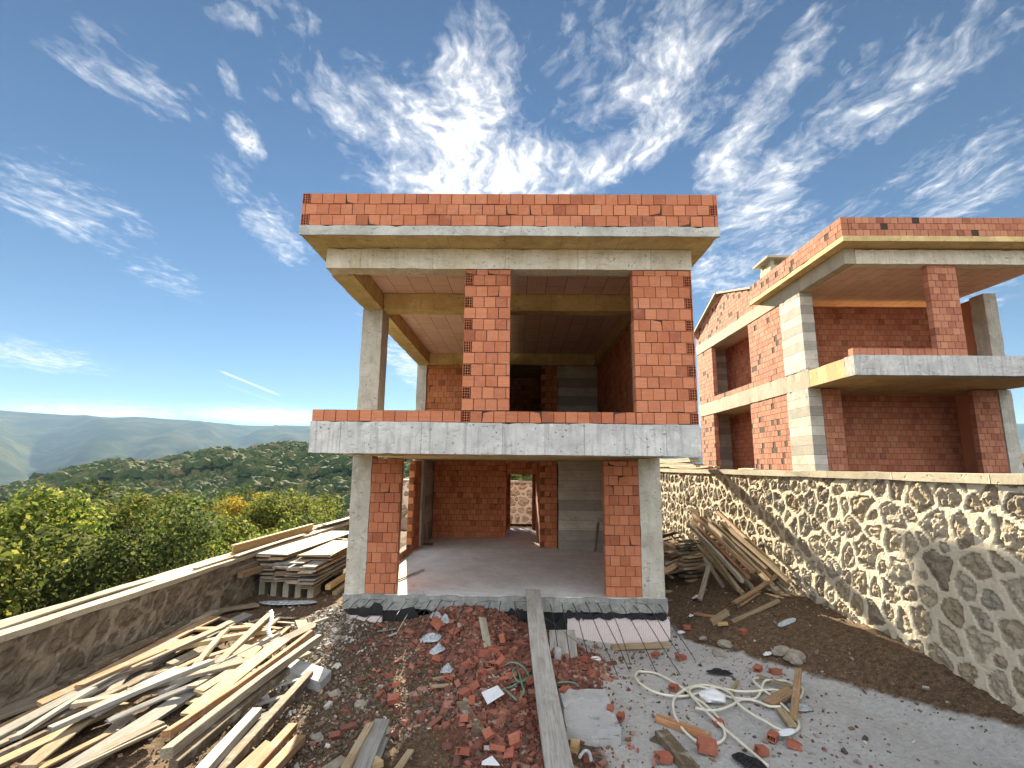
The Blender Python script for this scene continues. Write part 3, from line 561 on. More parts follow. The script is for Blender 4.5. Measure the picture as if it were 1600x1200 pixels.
# ------------------------------------------------------------------ brickwork
def brick_block(mb, o, u, n, s0, s1, z0, z1, th, gap=.0035, cham=.004, jit=.003):
    """one brick: face at depth 0 looking along n, running s0..s1 along u, z0..z1 up"""
    j = random.uniform(-jit, jit); a = s0 + gap * random.uniform(.5, 1.9); b = s1 - gap * random.uniform(.5, 1.9); c = z0 + gap * random.uniform(.4, 1.5); d = z1 - gap * random.uniform(.6, 2.4)
    t1 = random.uniform(-jit, jit) * .6; t2 = random.uniform(-jit, jit) * .5
    def P(s, z, dep): return (o[0] + u[0] * s - n[0] * dep, o[1] + u[1] * s - n[1] * dep, o[2] + z)
    t3 = random.gauss(0, .0022); c += t3
    k = len(mb.v)
    back = [P(a, c + t2, th), P(b, c, th), P(b, d, th), P(a, d + t2, th)]
    rim = [P(a, c + t2, cham + j), P(b, c, cham + j + t1), P(b, d, cham + j + t1), P(a, d + t2, cham + j)]
    fr = [P(a + cham, c + cham + t2, j), P(b - cham, c + cham, j + t1), P(b - cham, d - cham, j + t1), P(a + cham, d - cham + t2, j)]
    if random.random() < .055 and b - a > .12:      # a knocked-off corner
        q = random.randrange(4); ca_, cb_ = random.uniform(.012, .04), random.uniform(.012, .045)
        sx = 1 if q in (0, 3) else -1; sz = 1 if q < 2 else -1
        S = (a if q in (0, 3) else b); Zq = (c if q < 2 else d)
        fr[q] = P(S + sx * ca_, Zq + sz * cb_, j); rim[q] = P(S + sx * ca_ * .5, Zq + sz * cb_ * .5, .03)
    mb.v += back + rim + fr
    F = [(k, k + 3, k + 2, k + 1)]
    for q in range(4):
        r = (q + 1) % 4
        F.append((k + q, k + r, k + 4 + r, k + 4 + q)); F.append((k + 4 + q, k + 4 + r, k + 8 + r, k + 8 + q))
    F.append((k + 8, k + 9, k + 10, k + 11))
    mb.f += F; mb.m += [0] * len(F); mb.sm += [False] * len(F)

def hollow_block(mb, o, u, n, s0, s1, z0, z1, th, nx=3, nz=4, gap=.004, rib=.0075, deep=.17):
    """a brick seen end on: open cells between thin ribs"""
    o = Vector(o); u = Vector(u); n = Vector(n); Z = Vector((0, 0, 1))
    a, b, c, d = s0 + gap, s1 - gap, z0 + gap, z1 - gap
    def bx(sa, sb, za, zb, da, db):
        mb.obox(o + u * ((sa + sb) / 2) + Z * ((za + zb) / 2) - n * ((da + db) / 2), u * ((sb - sa) / 2), n * ((db - da) / 2), Z * ((zb - za) / 2), 0)
    w = (b - a - rib) / nx; h = (d - c - rib) / nz
    for i in range(nx + 1): bx(a + i * w, a + i * w + rib, c, d, .002, deep)
    for j in range(nz + 1):
        for i in range(nx): bx(a + i * w + rib, a + (i + 1) * w, c + j * h, c + j * h + rib, .004, deep)
    bx(a, b, c, d, deep, th)

def brick_wall(mb, o, u, n, L, H, th=.19, pitch=.195, course=.195, half=.5, hollow=None, hollow_even=True, openings=(), jamb=True, simple=False, miss=0.0):
    """bricks in running bond; hollow: 'L' / 'R' puts an end-on block on that edge of every other course"""
    rows = int(math.ceil(H / course - 1e-6))
    for r in range(rows):
        z0 = r * course; z1 = min(H, z0 + course)
        if z1 - z0 < .03: continue
        segs = [(0.0, L)]
        for (a, b, c, d) in openings:
            if c < z1 - .05 and d > z0 + .05:
                ns = []
                for s0, s1 in segs:
                    if b <= s0 or a >= s1: ns.append((s0, s1)); continue
                    if a > s0: ns.append((s0, a))
                    if b < s1: ns.append((b, s1))
                segs = ns
        hr = hollow and ((r % 2 == 0) == hollow_even)
        for s0, s1 in segs:
            cuts = []
            if hr and hollow == 'L' and s0 == 0:
                hollow_block(mb, o, u, n, s0, s0 + .135, z0, z1, th); s = s0 + .14
            elif hr and hollow == 'R' and s1 == L:
                hollow_block(mb, o, u, n, s1 - .135, s1, z0, z1, th); s = s0; e = s1 - .14
                first = (e - s0) % pitch
                if first > .035: cuts.append((s0, s0 + first)); s = s0 + first
                while s < e - .02: cuts.append((s, s + pitch)); s += pitch
                s = None
            else:
                s = s0
                if half and r % 2 == (1 if not hollow else 99): 
                    cuts.append((s0, min(s1, s0 + pitch * half))); s = s0 + pitch * half
                elif openings and s0 > 0 and r % 2: cuts.append((s0, min(s1, s0 + pitch * .5))); s = s0 + pitch * .5
            if s is not None:
                while s < s1 - .03:
                    e = min(s1, s + pitch)
                    if s1 - e < .03: e = s1
                    cuts.append((s, e)); s = e
            for a, b in cuts:
                if simple:
                    O = Vector(o); U = Vector(u); N = Vector(n); dj = random.uniform(-.004, .004)
                    if miss and random.random() < miss: dj = .05
                    mb.obox(O + U * ((a + b) / 2) + Vector((0, 0, (z0 + z1) / 2)) - N * (th / 2 + dj), U * ((b - a) / 2 - .006), N * (th / 2 - .004), Vector((0, 0, (z1 - z0) / 2 - .006)), 0)
                else: brick_block(mb, o, u, n, a, b, z0, z1, th)
            # mortar core just behind the faces
            O = Vector(o); U = Vector(u); N = Vector(n)
            a = s0 + (.15 if hr and hollow == 'L' and s0 == 0 else .012); b = s1 - (.15 if hr and hollow == 'R' and s1 == L else .012)
            if b - a > .03:
                mb.obox(O + U * ((a + b) / 2) + Vector((0, 0, (z0 + z1) / 2)) - N * (th / 2), U * ((b - a) / 2), N * (th / 2 - .012), Vector((0, 0, (z1 - z0) / 2)), 1)
# ------------------------------------------------------------------ the house shell in the middle
house = empty('house_shell', (-.24, 10.1, -.6), 'unfinished two storey brick and concrete house in the centre, with open balcony floor', 'house')
BR = [M['brick'], M['mortar']]; BI = [M['brick_in'], M['mortar']]
FX, BX = (1, 0, 0), (0, -1, 0)          # along the front, facing the viewer

def part(name, mats, fn, parent=house, label=None):
    mb = MB(); fn(mb); o = mb.build(name, mats, parent)
    if label: o['label'] = label
    return o
def cast(name, mat, x0, x1, y0, y1, z0, z1, jit=.006, step=.16, parent=house, label=None):
    return part(name, mat, lambda mb: mb.slab(x0, x1, y0, y1, z0, z1, step, jit), parent, label)

# ground storey
part('slab_edge', M['conc_band'], lambda mb: mb.slab(-3.41, 2.935, 10.055, 10.094, -.28, -.006, .06, .03))
rb = random.Random(4)
for x0, w, z0, h in ((-3.1, .5, -.42, .30), (-2.3, .7, -.55, .36), (-1.9, .5, -.5, .3), (-1.0, .5, -.42, .24), (-.2, .4, -.45, .26), (.42, .5, -.75, .5), (1.3, .9, -.40, .16), (2.2, .7, -.42, .18), (.9, .4, -.42, .2)):
    mb = MB(); n = 9; top = [(x0 + w * i / n, z0 + h * rb.uniform(.55, 1.0)) for i in range(n + 1)]; bot = [(x0 + w * i / n, z0 + h * rb.uniform(0, .35)) for i in range(n + 1)]
    for i in range(n):
        y = 10.028
        mb.hexa([(bot[i][0], y, bot[i][1]), (bot[i + 1][0], y, bot[i + 1][1]), (bot[i + 1][0], y + .012, bot[i + 1][1]), (bot[i][0], y + .012, bot[i][1]), (top[i][0], y, top[i][1]), (top[i + 1][0], y, top[i + 1][1]), (top[i + 1][0], y + .012, top[i + 1][1]), (top[i][0], y + .012, top[i][1])])
    mb.build('membrane_flap', M['bitumen'], house)

cast('floor_slab', M['conc_floor'], -3.4, 2.93, 10.1, 20.7, -.27, 0, .008, .2)
part('foundation_wall', M['bitumen'], lambda mb: (mb.slab(-3.36, 2.9, 10.14, 10.4, -1.4, -.262, .12, .012), mb.slab(-3.36, -3.1, 10.41, 20.6, -1.6, -.27, .4, .01), mb.slab(2.64, 2.9, 10.41, 20.6, -1.6, -.27, .4, .01)))
for (a, b, c, d, e) in ((.99, 2.96, -.86, -.335, 10.05), (-3.3, -2.62, -.8, -.40, 10.06), (-2.22, -1.78, -.8, -.42, 10.07), (-.28, .02, -.8, -.36, 10.07), (-2.58, -2.3, -.8, -.56, 10.08)):
    part('insulation_panel', M['insul'], lambda mb: mb.slab(a, b, e, e + .06, c, d, .09, .008))
for (x0, x1, y0, y1) in ((-3.4, -3.0, 10.12, 10.62), (2.47, 2.91, 10.12, 10.62), (-3.4, -3.04, 15.95, 16.45)):
    cast('column', M['conc_col'], x0, x1, y0, y1, .002, 2.69, .007, .2)
part('brick_pier', BR, lambda mb: brick_wall(mb, (-2.995, 10.11, .002), FX, BX, .62, 2.64, half=.5))
part('brick_pier', BR, lambda mb: brick_wall(mb, (1.755, 10.11, .002), FX, BX, .71, 2.64, half=.5))
# left side wall: low sill under the window gap, then a jamb with end-on blocks
part('side_wall', BI, lambda mb: (brick_wall(mb, (-3.1, 10.66, .002), (0, 1, 0), (1, 0, 0), 4.2, .2, .17),
                                  brick_wall(mb, (-3.1, 14.98, .002), (0, 1, 0), (1, 0, 0), .95, 2.64, .17),
                                  brick_wall(mb, (-3.27, 14.9, .002), FX, BX, .165, 2.64, .06, pitch=.17, half=0, hollow='L')))
cast('side_wall', M['conc_board'], -3.38, -3.06, 16.47, 18.0, .002, 2.69, .006, .3)
part('side_wall', BI, lambda mb: brick_wall(mb, (2.6, 15.3, .002), (0, -1, 0), (-1, 0, 0), 4.66, 2.64, .17))
part('back_wall', BI, lambda mb: (brick_wall(mb, (-3.04, 18.0, .002), FX, BX, 2.63, 2.699, .17),
                                  [hollow_block(mb, (0, 17.99, .002), FX, BX, -.70, -.565, .195 * r, .195 * r + .195, .03, deep=.025) for r in (1, 3, 5, 7, 9, 11)]))
part('lintel', BI, lambda mb: brick_wall(mb, (-.38, 17.98, 2.24), FX, BX, 1.09, .458, .17))
part('inner_wall', BI, lambda mb: (brick_wall(mb, (.72, 15.9, .002), FX, BX, .55, 2.699, .16, hollow='L'),
                                   brick_wall(mb, (.735, 20.4, .002), (0, -1, 0), (-1, 0, 0), 4.3, 2.66, .16),
                                   brick_wall(mb, (-.43, 18.18, .002), (0, 1, 0), (1, 0, 0), 2.2, 2.66, .16)))
cast('concrete_wall', M['conc_board'], 1.28, 2.75, 15.42, 15.7, .002, 2.69, .006, .3, label='board marked concrete wall with dark bands beside the doorway')
part('rear_wall', BI, lambda mb: (brick_wall(mb, (-3.3, 20.42, .002), FX, BX, 3.02, 2.66, .19), brick_wall(mb, (.6, 20.42, .002), FX, BX, 2.3, 2.66, .19), brick_wall(mb, (-.27, 20.43, 2.2), FX, BX, .86, .46, .19)))
cast('outer_wall', M['conc_col'], -3.4, -3.22, 18.02, 20.4, .002, 2.69, .006, .4)
cast('outer_wall', M['conc_col'], 2.62, 2.92, 10.66, 20.4, .002, 2.69, .006, .4)

# slab between the storeys, cantilevered to the front
cast('balcony_slab', [M['conc_slab']], -3.39, 2.935, 7.9, 8.25, 2.69, 3.2, .009, .13, label='pale concrete edge beam of the balcony with grey drip stains')
cast('floor_deck', [M['conc_ochre']], -3.385, 2.93, 8.252, 20.7, 2.705, 3.19, .006, .35)

cast('floor_screed', [M['conc_warm']], -3.37, 2.9, 8.27, 20.4, 3.191, 3.197, .001, .5)
# upper storey
def sill(mb):
    brick_wall(mb, (-3.38, 7.91, 3.203), FX, BX, 2.45, .19, half=0, course=.19)
    brick_wall(mb, (-.925, 7.905, 3.203), FX, BX, 2.84, .19, half=0, course=.19, hollow='L')
    brick_wall(mb, (1.92, 7.907, 3.203), FX, BX, 1.015, .19, half=0, course=.19, hollow='R')
part('sill_course', BR, sill)
part('brick_pier', BR, lambda mb: brick_wall(mb, (-.93, 7.908, 3.398), FX, BX, .785, 2.44, half=0, hollow='L', hollow_even=False))
part('brick_pier', BR, lambda mb: (brick_wall(mb, (1.925, 7.908, 3.398), FX, BX, 1.01, 2.44, half=0, hollow='R', hollow_even=False)))
for (x0, x1, y0, y1) in ((-3.38, -2.95, 10.1, 10.62), (-3.38, -3.06, 15.9, 16.4), (2.5, 2.93, 10.1, 10.6)):
    cast('column', M['conc_col'], x0, x1, y0, y1, 3.2, 5.84, .007, .2)
cast('roof_beam', M['conc_beam'], -3.34, 2.945, 7.9, 8.2, 5.845, 6.205, .007, .13, label='pale pitted concrete beam across the top of the balcony')
cast('cross_beam', M['conc_ochre'], -2.94, 2.5, 10.12, 10.45, 5.835, 6.2, .008, .16)
cast('side_beam', M['conc_ochre'], -3.36, -2.96, 8.202, 15.98, 5.83, 6.2, .008, .2)
cast('side_beam', M['conc_ochre'], 2.52, 2.93, 8.202, 15.98, 5.83, 6.2, .008, .2)
cast('back_beam', M['conc_ochre'], -2.95, 2.51, 15.72, 16.02, 5.82, 6.2, .008, .2)
part('ceiling', M['hourdis'], lambda mb: mb.box(-2.955, 2.515, 8.205, 10.115, 6.205, 6.24))
part('ceiling', M['hourdis'], lambda mb: mb.box(-2.955, 2.515, 10.455, 15.715, 6.195, 6.235))
part('back_wall', BI, lambda mb: brick_wall(mb, (-3.055, 15.98, 3.195), FX, BX, 2.3, 2.62, .17))
part('partition_wall', BI, lambda mb: (brick_wall(mb, (-.5, 15.9, 3.195), (0, -1, 0), (-1, 0, 0), 7.75, 2.62, .1), ))
part('partition_wall', BI, lambda mb: (brick_wall(mb, (-.36, 8.15, 3.195), (0, 1, 0), (1, 0, 0), 7.75, 2.62, .1), ))
part('back_wall', BI, lambda mb: brick_wall(mb, (.75, 15.9, 3.195), FX, BX, .535, 2.62, .17, hollow='L'))
cast('concrete_wall', M['conc_board'], 1.29, 2.62, 15.85, 16.1, 3.195, 5.81, .006, .3, label='board marked concrete wall at the back of the dark upper room')
part('side_wall', BI, lambda mb: brick_wall(mb, (2.6, 15.85, 3.195), (0, -1, 0), (-1, 0, 0), 5.2, 2.62, .17))
part('side_wall', BI, lambda mb: brick_wall(mb, (2.75, 10.08, 3.195), (0, -1, 0), (-1, 0, 0), 1.95, 2.62, .17))
part('outer_wall', BI, lambda mb: (brick_wall(mb, (2.93, 8.12, 3.2), (0, 1, 0), (1, 0, 0), 12.4, 2.61, .15), brick_wall(mb, (2.92, 16.0, 5.815), (0, 1, 0), (1, 0, 0), 4.6, .42, .15), brick_wall(mb, (-3.3, 20.5, 3.2), FX, BX, 6.1, 3.04, .17), brick_wall(mb, (-3.38, 16.42, 3.2), (0, 1, 0), (-1, 0, 0), 4.1, 3.04, .17)))

# roof
cast('roof_slab', [M['conc_ochre']], -3.6, 3.23, 7.43, 12.4, 6.215, 6.36, .005, .16)
part('slab_edge', M['conc_edge'], lambda mb: mb.slab(-3.61, 3.24, 7.385, 7.428, 6.20, 6.365, .09, .006))
cast('roof_slab', [M['conc_ochre']], -3.4, 2.94, 12.41, 20.75, 6.25, 6.38, .006, .5)
def par(mb):
    for r in range(3):
        z = 6.37 + r * .19
        brick_wall(mb, (-3.605 + (.005 if r == 1 else 0), 7.39, z), FX, BX, 6.83, .19, half=0, course=.19, hollow=('L', 'R', 'L')[r])
    brick_wall(mb, (-3.605, 12.3, 6.37), (0, -1, 0), (-1, 0, 0), 4.7, .57, course=.19)
    brick_wall(mb, (3.225, 7.6, 6.37), (0, 1, 0), (1, 0, 0), 4.7, .57, course=.19)
part('parapet', BR, par)
# added unseen beam at the rear, casts the shadow band on the right wall
cast('added_shadow_beam', M['conc_beam'], 2.95, 4.55, 20.6, 20.85, 4.54, 4.82, .006, .3)

# starter bars bent down from the edge of the floor slab
for k in range(27):
    x = -3.3 + k * .232 + random.uniform(-.02, .02)
    if .1 < x < .45: continue
    L = random.uniform(1.0, 2.1); dx = x * .10 + random.uniform(-.12, .12)
    x2 = x + dx; y2 = 10.07 - L
    z2 = gz(x2, y2) + random.uniform(0.0, .12)
    pts = []
    for i in range(9):
        q = i / 8; pts.append((x + dx * q, 10.11 - (L + .04) * q, -.1 + (z2 + .1) * (q ** 1.25) + .02 * math.sin(q * 7 + k)))
    part('rebar', M['rebar'], lambda mb: mb.tube(pts, .0075, 5))
part('edge_wire', M['wire'], lambda mb: mb.tube([(-3.3 + i * .2, 10.06 + .015 * math.sin(i * 1.7), -.09 + .012 * math.sin(i * 2.3)) for i in range(32)], .004, 4))
for (a, b) in (((.3, 9.6, -.15), (1.35, 8.85, -.55)), ((-.2, 9.9, -.2), (-.75, 9.2, -.3)), ((.0, 9.9, -.15), (.18, 9.0, -.55))):
    part('loose_wire', M['wire'], lambda mb: mb.tube([tuple(a[j] + (b[j] - a[j]) * i / 6 + (.04 * math.sin(i * 1.1) if j == 2 else 0) for j in range(3)) for i in range(7)], .004, 4))
# ------------------------------------------------------------------ site ground
def ground():
    xs = []; x = -7.0
    while x < 5.95: xs.append(x); x += .06
    ys = []; y = -5.0
    while y < 26.0:
        ys.append(y); y += .06 if 4.5 < y < 11.5 else .25
    V = []; Cz = []
    for y in ys:
        for x in xs:
            z = gz(x, y); inside = -3.3 < x < 2.85 and y > 10.3
            if y > 16: z = z * (1 - sst(16, 20.5, y)) - .12 * sst(16, 20.5, y)
            amp = 1.0
            n = fbm(x * 1.3, y * 1.3, 3.1, 5) * .05 + fbm(x * 7, y * 7, 5.0, 3) * .016
            rub = math.exp(-((x + .9) / 1.3) ** 2 - ((y - 9.4) / 1.1) ** 2) + .8 * math.exp(-((x + .1) / .95) ** 2 - ((y - 7.0) / 2.2) ** 2)
            gr = sst(.7, 1.3, x) * (1 - sst(-.25, .45, x - (3.1 + max(0, 10 - y) * .66)))  * sst(4.5, 6.2, y + .4 * x)
            pale = math.exp(-((x + 3.5) / .5) ** 2) * sst(6.0, 7.2, y) * (1 - sst(10.2, 11.5, y)) + sst(20.5, 21.5, y)
            n *= (1 - .65 * min(1, gr))
            if inside: z = min(z, -.5)
            V.append((x, y, z + n + (.03 * abs(fbm(x * 4, y * 4, 9.0, 3)) * min(1, rub))))
            Cz.append((min(1, rub), min(1, gr), min(1, pale), 1))
    nx = len(xs); F = []
    for j in range(len(ys) - 1):
        for i in range(nx - 1):
            a = j * nx + i; F.append((a, a + 1, a + nx + 1, a + nx))
    me = bpy.data.meshes.new('ground'); me.from_pydata(V, [], F); me.materials.append(M['soil'])
    at = me.color_attributes.new('zone', 'FLOAT_COLOR', 'POINT')
    at.data.foreach_set('color', [q for c in Cz for q in c])
    me.polygons.foreach_set('use_smooth', [True] * len(F)); me.update()
    o = bpy.data.objects.new('ground', me); COL.objects.link(o); o['kind'] = 'structure'
ground()

mb = MB()
for i in range(24):
    for j in range(24):
        def P(a, b):
            x = -45 + 90 * a / 24; y = -70 + 65.05 * b / 24; return (x, y, -.7 + .12 * fbm(x * .2, y * .2) - .6 * sst(6, 30, -x) * 3)
        mb.poly([P(i, j), P(i + 1, j), P(i + 1, j + 1), P(i, j + 1)], 0, True)
M['bounce_dirt'] = plain_mat('pale_bounce_ground', (.42, .36, .27), .95, .25, 1.5, .5, .1)  # added unseen pale ground behind the viewer, reflects light onto the house front
o = mb.build('bounce_ground', M['bounce_dirt']); o['kind'] = 'structure'

# upper terrace to the right, behind the high wall, and the terrain sheet
mb = MB()
TS = [(6.35, -8), (40, -8), (40, 40), (6.35, 40)]
n = 30
for i in range(n):
    for j in range(n):
        def P(a, b):
            x = 6.3 + (46 - 6.3) * a / n; y = -8 + 48 * b / n
            return (x, y, 2.36 + .05 * fbm(x, y, 1.0) + .05 * max(0, x - 8) * (1 if x > 16 else 0))
        mb.poly([P(i, j), P(i + 1, j), P(i + 1, j + 1), P(i, j + 1)], 0, True)
o = mb.build('terrace_ground', M['soil']); o['kind'] = 'structure'

def hill_ridge(th):     # ridge elevation angle (degrees) of the wooded hill by bearing left of straight ahead
    pts = [(-180, .5), (-60, -1), (-8, -1), (0, 2.4), (12, 3.9), (19, 3.0), (25, 2.5), (31, 1.5), (38, .2), (48, -2.0), (70, -2.5), (180, .5)]
    for (a, ea), (b, eb) in zip(pts, pts[1:]):
        if a <= th <= b: return ea + (eb - ea) * sst(a, b, th)
    return 0
def terr(x, y):
    r = math.hypot(x, y); th = math.degrees(math.atan2(-x, y))
    left = sst(7.2, 45, -x)
    ridge = 2.5 + 330 * math.tan(R(hill_ridge(th))) - 4.5
    foot = -3.0 - 13 * left
    if x > -7.2 and r < 60: foot = -2.2
    z = foot + (ridge - foot) * sst(75, 330, r) if r < 330 else ridge - (ridge + 60) * sst(330, 900, r)
    z += fbm(x * .02, y * .02, 2.0, 4) * min(3.0, r * .012)
    if -9 < x < 12 and 26.9 < y < 60: z += (max(z, 1.35 + (y - 26.9) * .2 - 4 * sst(32, 60, y) + fbm(x * .4, y * .4) * .2) - z) * sst(-9, -6, x)
    return z
def polar(name, fn, r0, r1, nr, t0, t1, nt, mat):
    V = []; F = []
    for i in range(nr + 1):
        r = r0 * (r1 / r0) ** (i / nr)
        for k in range(nt + 1):
            a = R(t0 + (t1 - t0) * k / nt); x = -r * math.sin(a); y = r * math.cos(a)
            V.append((x, y, fn(x, y)))
    for i in range(nr):
        for k in range(nt):
            a = i * (nt + 1) + k; F.append((a, a + 1, a + nt + 2, a + nt + 1))
    me = bpy.data.meshes.new(name); me.from_pydata(V, [], F); me.materials.append(mat)
    me.polygons.foreach_set('use_smooth', [True] * len(F)); me.update()
    o = bpy.data.objects.new(name, me); COL.objects.link(o); o['kind'] = 'structure'; return o
polar('terrain', terr, 4.0, 900.0, 110, -180, 180, 300, M['terrain'])
def far(x, y):
    r = math.hypot(x, y); th = math.degrees(math.atan2(-x, y))
    e = 4.2 + .35 * fbm(th * .06, 1.0, 4.0, 4) + .25 * math.sin(th * .11 + .6)
    if th < 0: e = 4.6 - 1.5 * sst(0, -90, th)
    e *= 1 - .4 * sst(50, 150, abs(th))
    top = 2.5 + 3200 * math.tan(R(e))
    z = -62 + (top + 62) * sst(900, 3200, r) ** 1.15
    if r > 3200: z = top - (r - 3200) * .1
    spur = abs(fbm(th * .12, r * .0006, 7.0, 4)) * 130 * sst(900, 2000, r) * (1 - sst(2700, 3200, r))
    return z - spur + fbm(x * .004, y * .004, 1.0, 4) * 14 * (1 - sst(2600, 3200, r))
polar('far_hills', far, 880.0, 4200.0, 46, -180, 180, 420, M['farhill'])

# ------------------------------------------------------------------ stone walls
def stone_wall(name, o, u, n, L, H, thick, label, cell=.36, res=.03, cap=(.10, .06), seed=1, mat='stonewall'):
    rnd = random.Random(seed)
    root = empty(name, o, label, 'wall')
    o = Vector(o); u = Vector(u); n = Vector(n)
    # stone centres on a jittered grid, each with its own size and proportions
    nu = int(L / cell) + 2; nv = int(H / cell) + 2
    S = {}
    for i in range(-1, nu + 1):
        for j in range(-1, nv + 1):
            S[(i, j)] = ((i + .5 + (.25 if j % 2 else -.25) + rnd.uniform(-.33, .33)) * cell, (j + .5 + rnd.uniform(-.34, .34)) * cell, rnd.choice([rnd.uniform(.4, .7), rnd.uniform(.7, 1.05), rnd.uniform(.9, 1.3)]), rnd.random(), rnd.uniform(.35, 1.3))
    nx = int(L / res); nz = int(H / res)
    V = []; Cc = []
    for j in range(nz + 1):
        b0 = H * j / nz
        for i in range(nx + 1):
            a0 = L * i / nx
            a = a0 + .035 * mnoise.noise(Vector((a0 * 6, b0 * 6, seed))); b = b0 + .035 * mnoise.noise(Vector((a0 * 6, b0 * 6, seed + 9)))
            ci = int(a // cell); cj = int(b // cell)
            d1 = 9; d2 = 9; c1 = None
            for p in range(ci - 1, ci + 2):
                for q in range(cj - 1, cj + 2):
                    s = S.get((p, q))
                    if not s: continue
                    d = math.hypot(a - s[0], (b - s[1]) * 1.12) / s[2]
                    if d < d1: d2 = d1; d1 = d; c1 = s
                    elif d < d2: d2 = d
            edge = (d2 - d1) / cell                     # 0 in the joint, grows into the stone
            e0 = .22 + .11 * mnoise.noise(Vector((a0 * 5, b0 * 5, seed + 3.0)))
            m = sst(e0, e0 + .07, edge)
            rough = fbm(a0 * 7 + c1[3] * 50, b0 * 7, seed * 3.0, 5)
            dome = sst(e0, e0 + .38, edge)
            dep = .018 * (1 - m) + m * (-.022 + .042 * dome * c1[4] + .042 * rough * (.35 + dome))
            dep += .006 * fbm(a0 * 14, b0 * 14, 8.0, 2)
            p = o + u * a0 + n * dep + Vector((0, 0, b0))
            V.append(tuple(p - root.location)); Cc.append((m, c1[3], 0, 1))
    F = [(j * (nx + 1) + i, j * (nx + 1) + i + 1, (j + 1) * (nx + 1) + i + 1, (j + 1) * (nx + 1) + i) for j in range(nz) for i in range(nx)]
    k = len(V)      # the body behind the face
    for (a, d, z) in ((0, -.05, 0), (L, -.05, 0), (L, -thick, 0), (0, -thick, 0), (0, -.05, H), (L, -.05, H), (L, -thick, H), (0, -thick, H)):
        V.append(tuple(u * a + n * d + Vector((0, 0, z)))); Cc.append((0, 0, 0, 1))
    F += [(k + q[0], k + q[1], k + q[2], k + q[3]) for q in ((0, 1, 2, 3), (4, 7, 6, 5), (0, 4, 5, 1), (1, 5, 6, 2), (2, 6, 7, 3), (3, 7, 4, 0))]
    me = bpy.data.meshes.new('stone_face'); me.from_pydata(V, [], F); me.materials.append(M[mat])
    at = me.color_attributes.new('stone', 'FLOAT_COLOR', 'POINT'); at.data.foreach_set('color', [q for c in Cc for q in c]); me.update()
    so = bpy.data.objects.new('stone_face', me); COL.objects.link(so); so.parent = root
    if cap:
        mb = MB(); e = o + u * L
        lo = [min(o[q], e[q], (o - n * thick)[q], (e - n * thick)[q]) for q in range(2)]; hi = [max(o[q], e[q], (o - n * thick)[q], (e - n * thick)[q]) for q in range(2)]
        mb.slab(lo[0] - cap[1], hi[0] + cap[1], lo[1] - cap[1], hi[1] + cap[1], o.z + H, o.z + H + cap[0], .22, .014)
        mb.build('wall_cap', M['conc_warm'], root)
    return root
stone_wall('stone_wall', (5.9, 25.4, -.62), (0, -1, 0), (-1, 0, 0), 29.0, 2.98, .45, 'high cream mortared rubble stone wall running back along the right side of the site', .37, .03, (.12, .07), 3)
stone_wall('stone_wall', (-6.6, 1.0, -1.0), (0, 1, 0), (1, 0, 0), 24.5, 1.22, .5, 'low stone wall with a pale cap at the left edge of the site', .40, .05, (.09, .06), 5, 'stonewall_dirt_shade')
stone_wall('stone_wall', (-6.4, 25.5, -.35), (1, 0, 0), (0, -1, 0), 12.2, 2.03, .5, 'stone retaining wall seen through the back doorway', .42, .04, (.1, .05), 8)
# ------------------------------------------------------------------ timber lying about
def frame_from(p0, p1, roll=0.0):
    p0 = Vector(p0); p1 = Vector(p1); d = p1 - p0; L = d.length; x = d / L
    up = Vector((0, 0, 1)) if abs(x.z) < .9 else Vector((0, 1, 0))
    y = up.cross(x).normalized(); z = x.cross(y)
    m = Matrix((x, y, z)).transposed().to_4x4() @ Matrix.Rotation(roll, 4, 'X')
    m.translation = p0.lerp(p1, .5)
    return m, L
def plank_mesh(name, L, w, t, mat, seed, ragged=.02):
    rnd = random.Random(seed); n = max(2, min(12, int(L / .25)))
    V = []; F = []
    b1 = rnd.uniform(-.012, .012) * L; b2 = rnd.uniform(-.006, .006) * L; tw = rnd.uniform(-.06, .06)
    c = min(.006, t * .2, w * .1)
    prof = [(-1, -1, 1, 0), (-1, -1, 0, 1), (-1, 1, 0, -1), (-1, 1, 1, 0), (1, 1, -1, 0), (1, 1, 0, -1), (1, -1, 0, 1), (1, -1, -1, 0)]
    for i in range(n + 1):
        q = i / n - .5; x = q * L; k = 4 * q * q
        a = tw * q; ca, sa = math.cos(a), math.sin(a)
        e = rnd.uniform(-ragged, ragged) if i in (0, n) else 0
        for (sy, sz, cy, cz) in prof:
            y = sy * w / 2 + cy * c; z = sz * t / 2 + cz * c
            yy = y * ca - z * sa + b2 * k; zz = y * sa + z * ca + b1 * k
            V.append((x + e * sy + (e * .4 * sz), yy + rnd.uniform(-.0015, .0015), zz + rnd.uniform(-.001, .001)))
    for i in range(n):
        for k in range(8):
            k2 = (k + 1) % 8
            F.append((i * 8 + k, i * 8 + k2, (i + 1) * 8 + k2, (i + 1) * 8 + k))
    F.append(tuple(range(8))[::-1]); F.append(tuple(n * 8 + k for k in range(8)))
    me = bpy.data.meshes.new(name); me.from_pydata(V, [], F); me.materials.append(mat); me.update(); return me
NB = [0]
def plank(kind, label, mat, p0, p1, w, t, roll=0.0, group=None, lift=True):
    NB[0] += 1
    p0 = Vector(p0); p1 = Vector(p1)
    m, L = frame_from(p0, p1, roll)
    o = bpy.data.objects.new(kind, plank_mesh(kind, L, w, t, M['wood_' + mat] if 'wood_' + mat in M else M[mat], NB[0]))
    COL.objects.link(o); o.matrix_world = m
    cat = {'timber': 'timber', 'plank': 'plank', 'stick': 'stick', 'strip': 'strip', 'block': 'wood block'}.get(kind, kind)
    tag(o, label, cat, group)
    return o
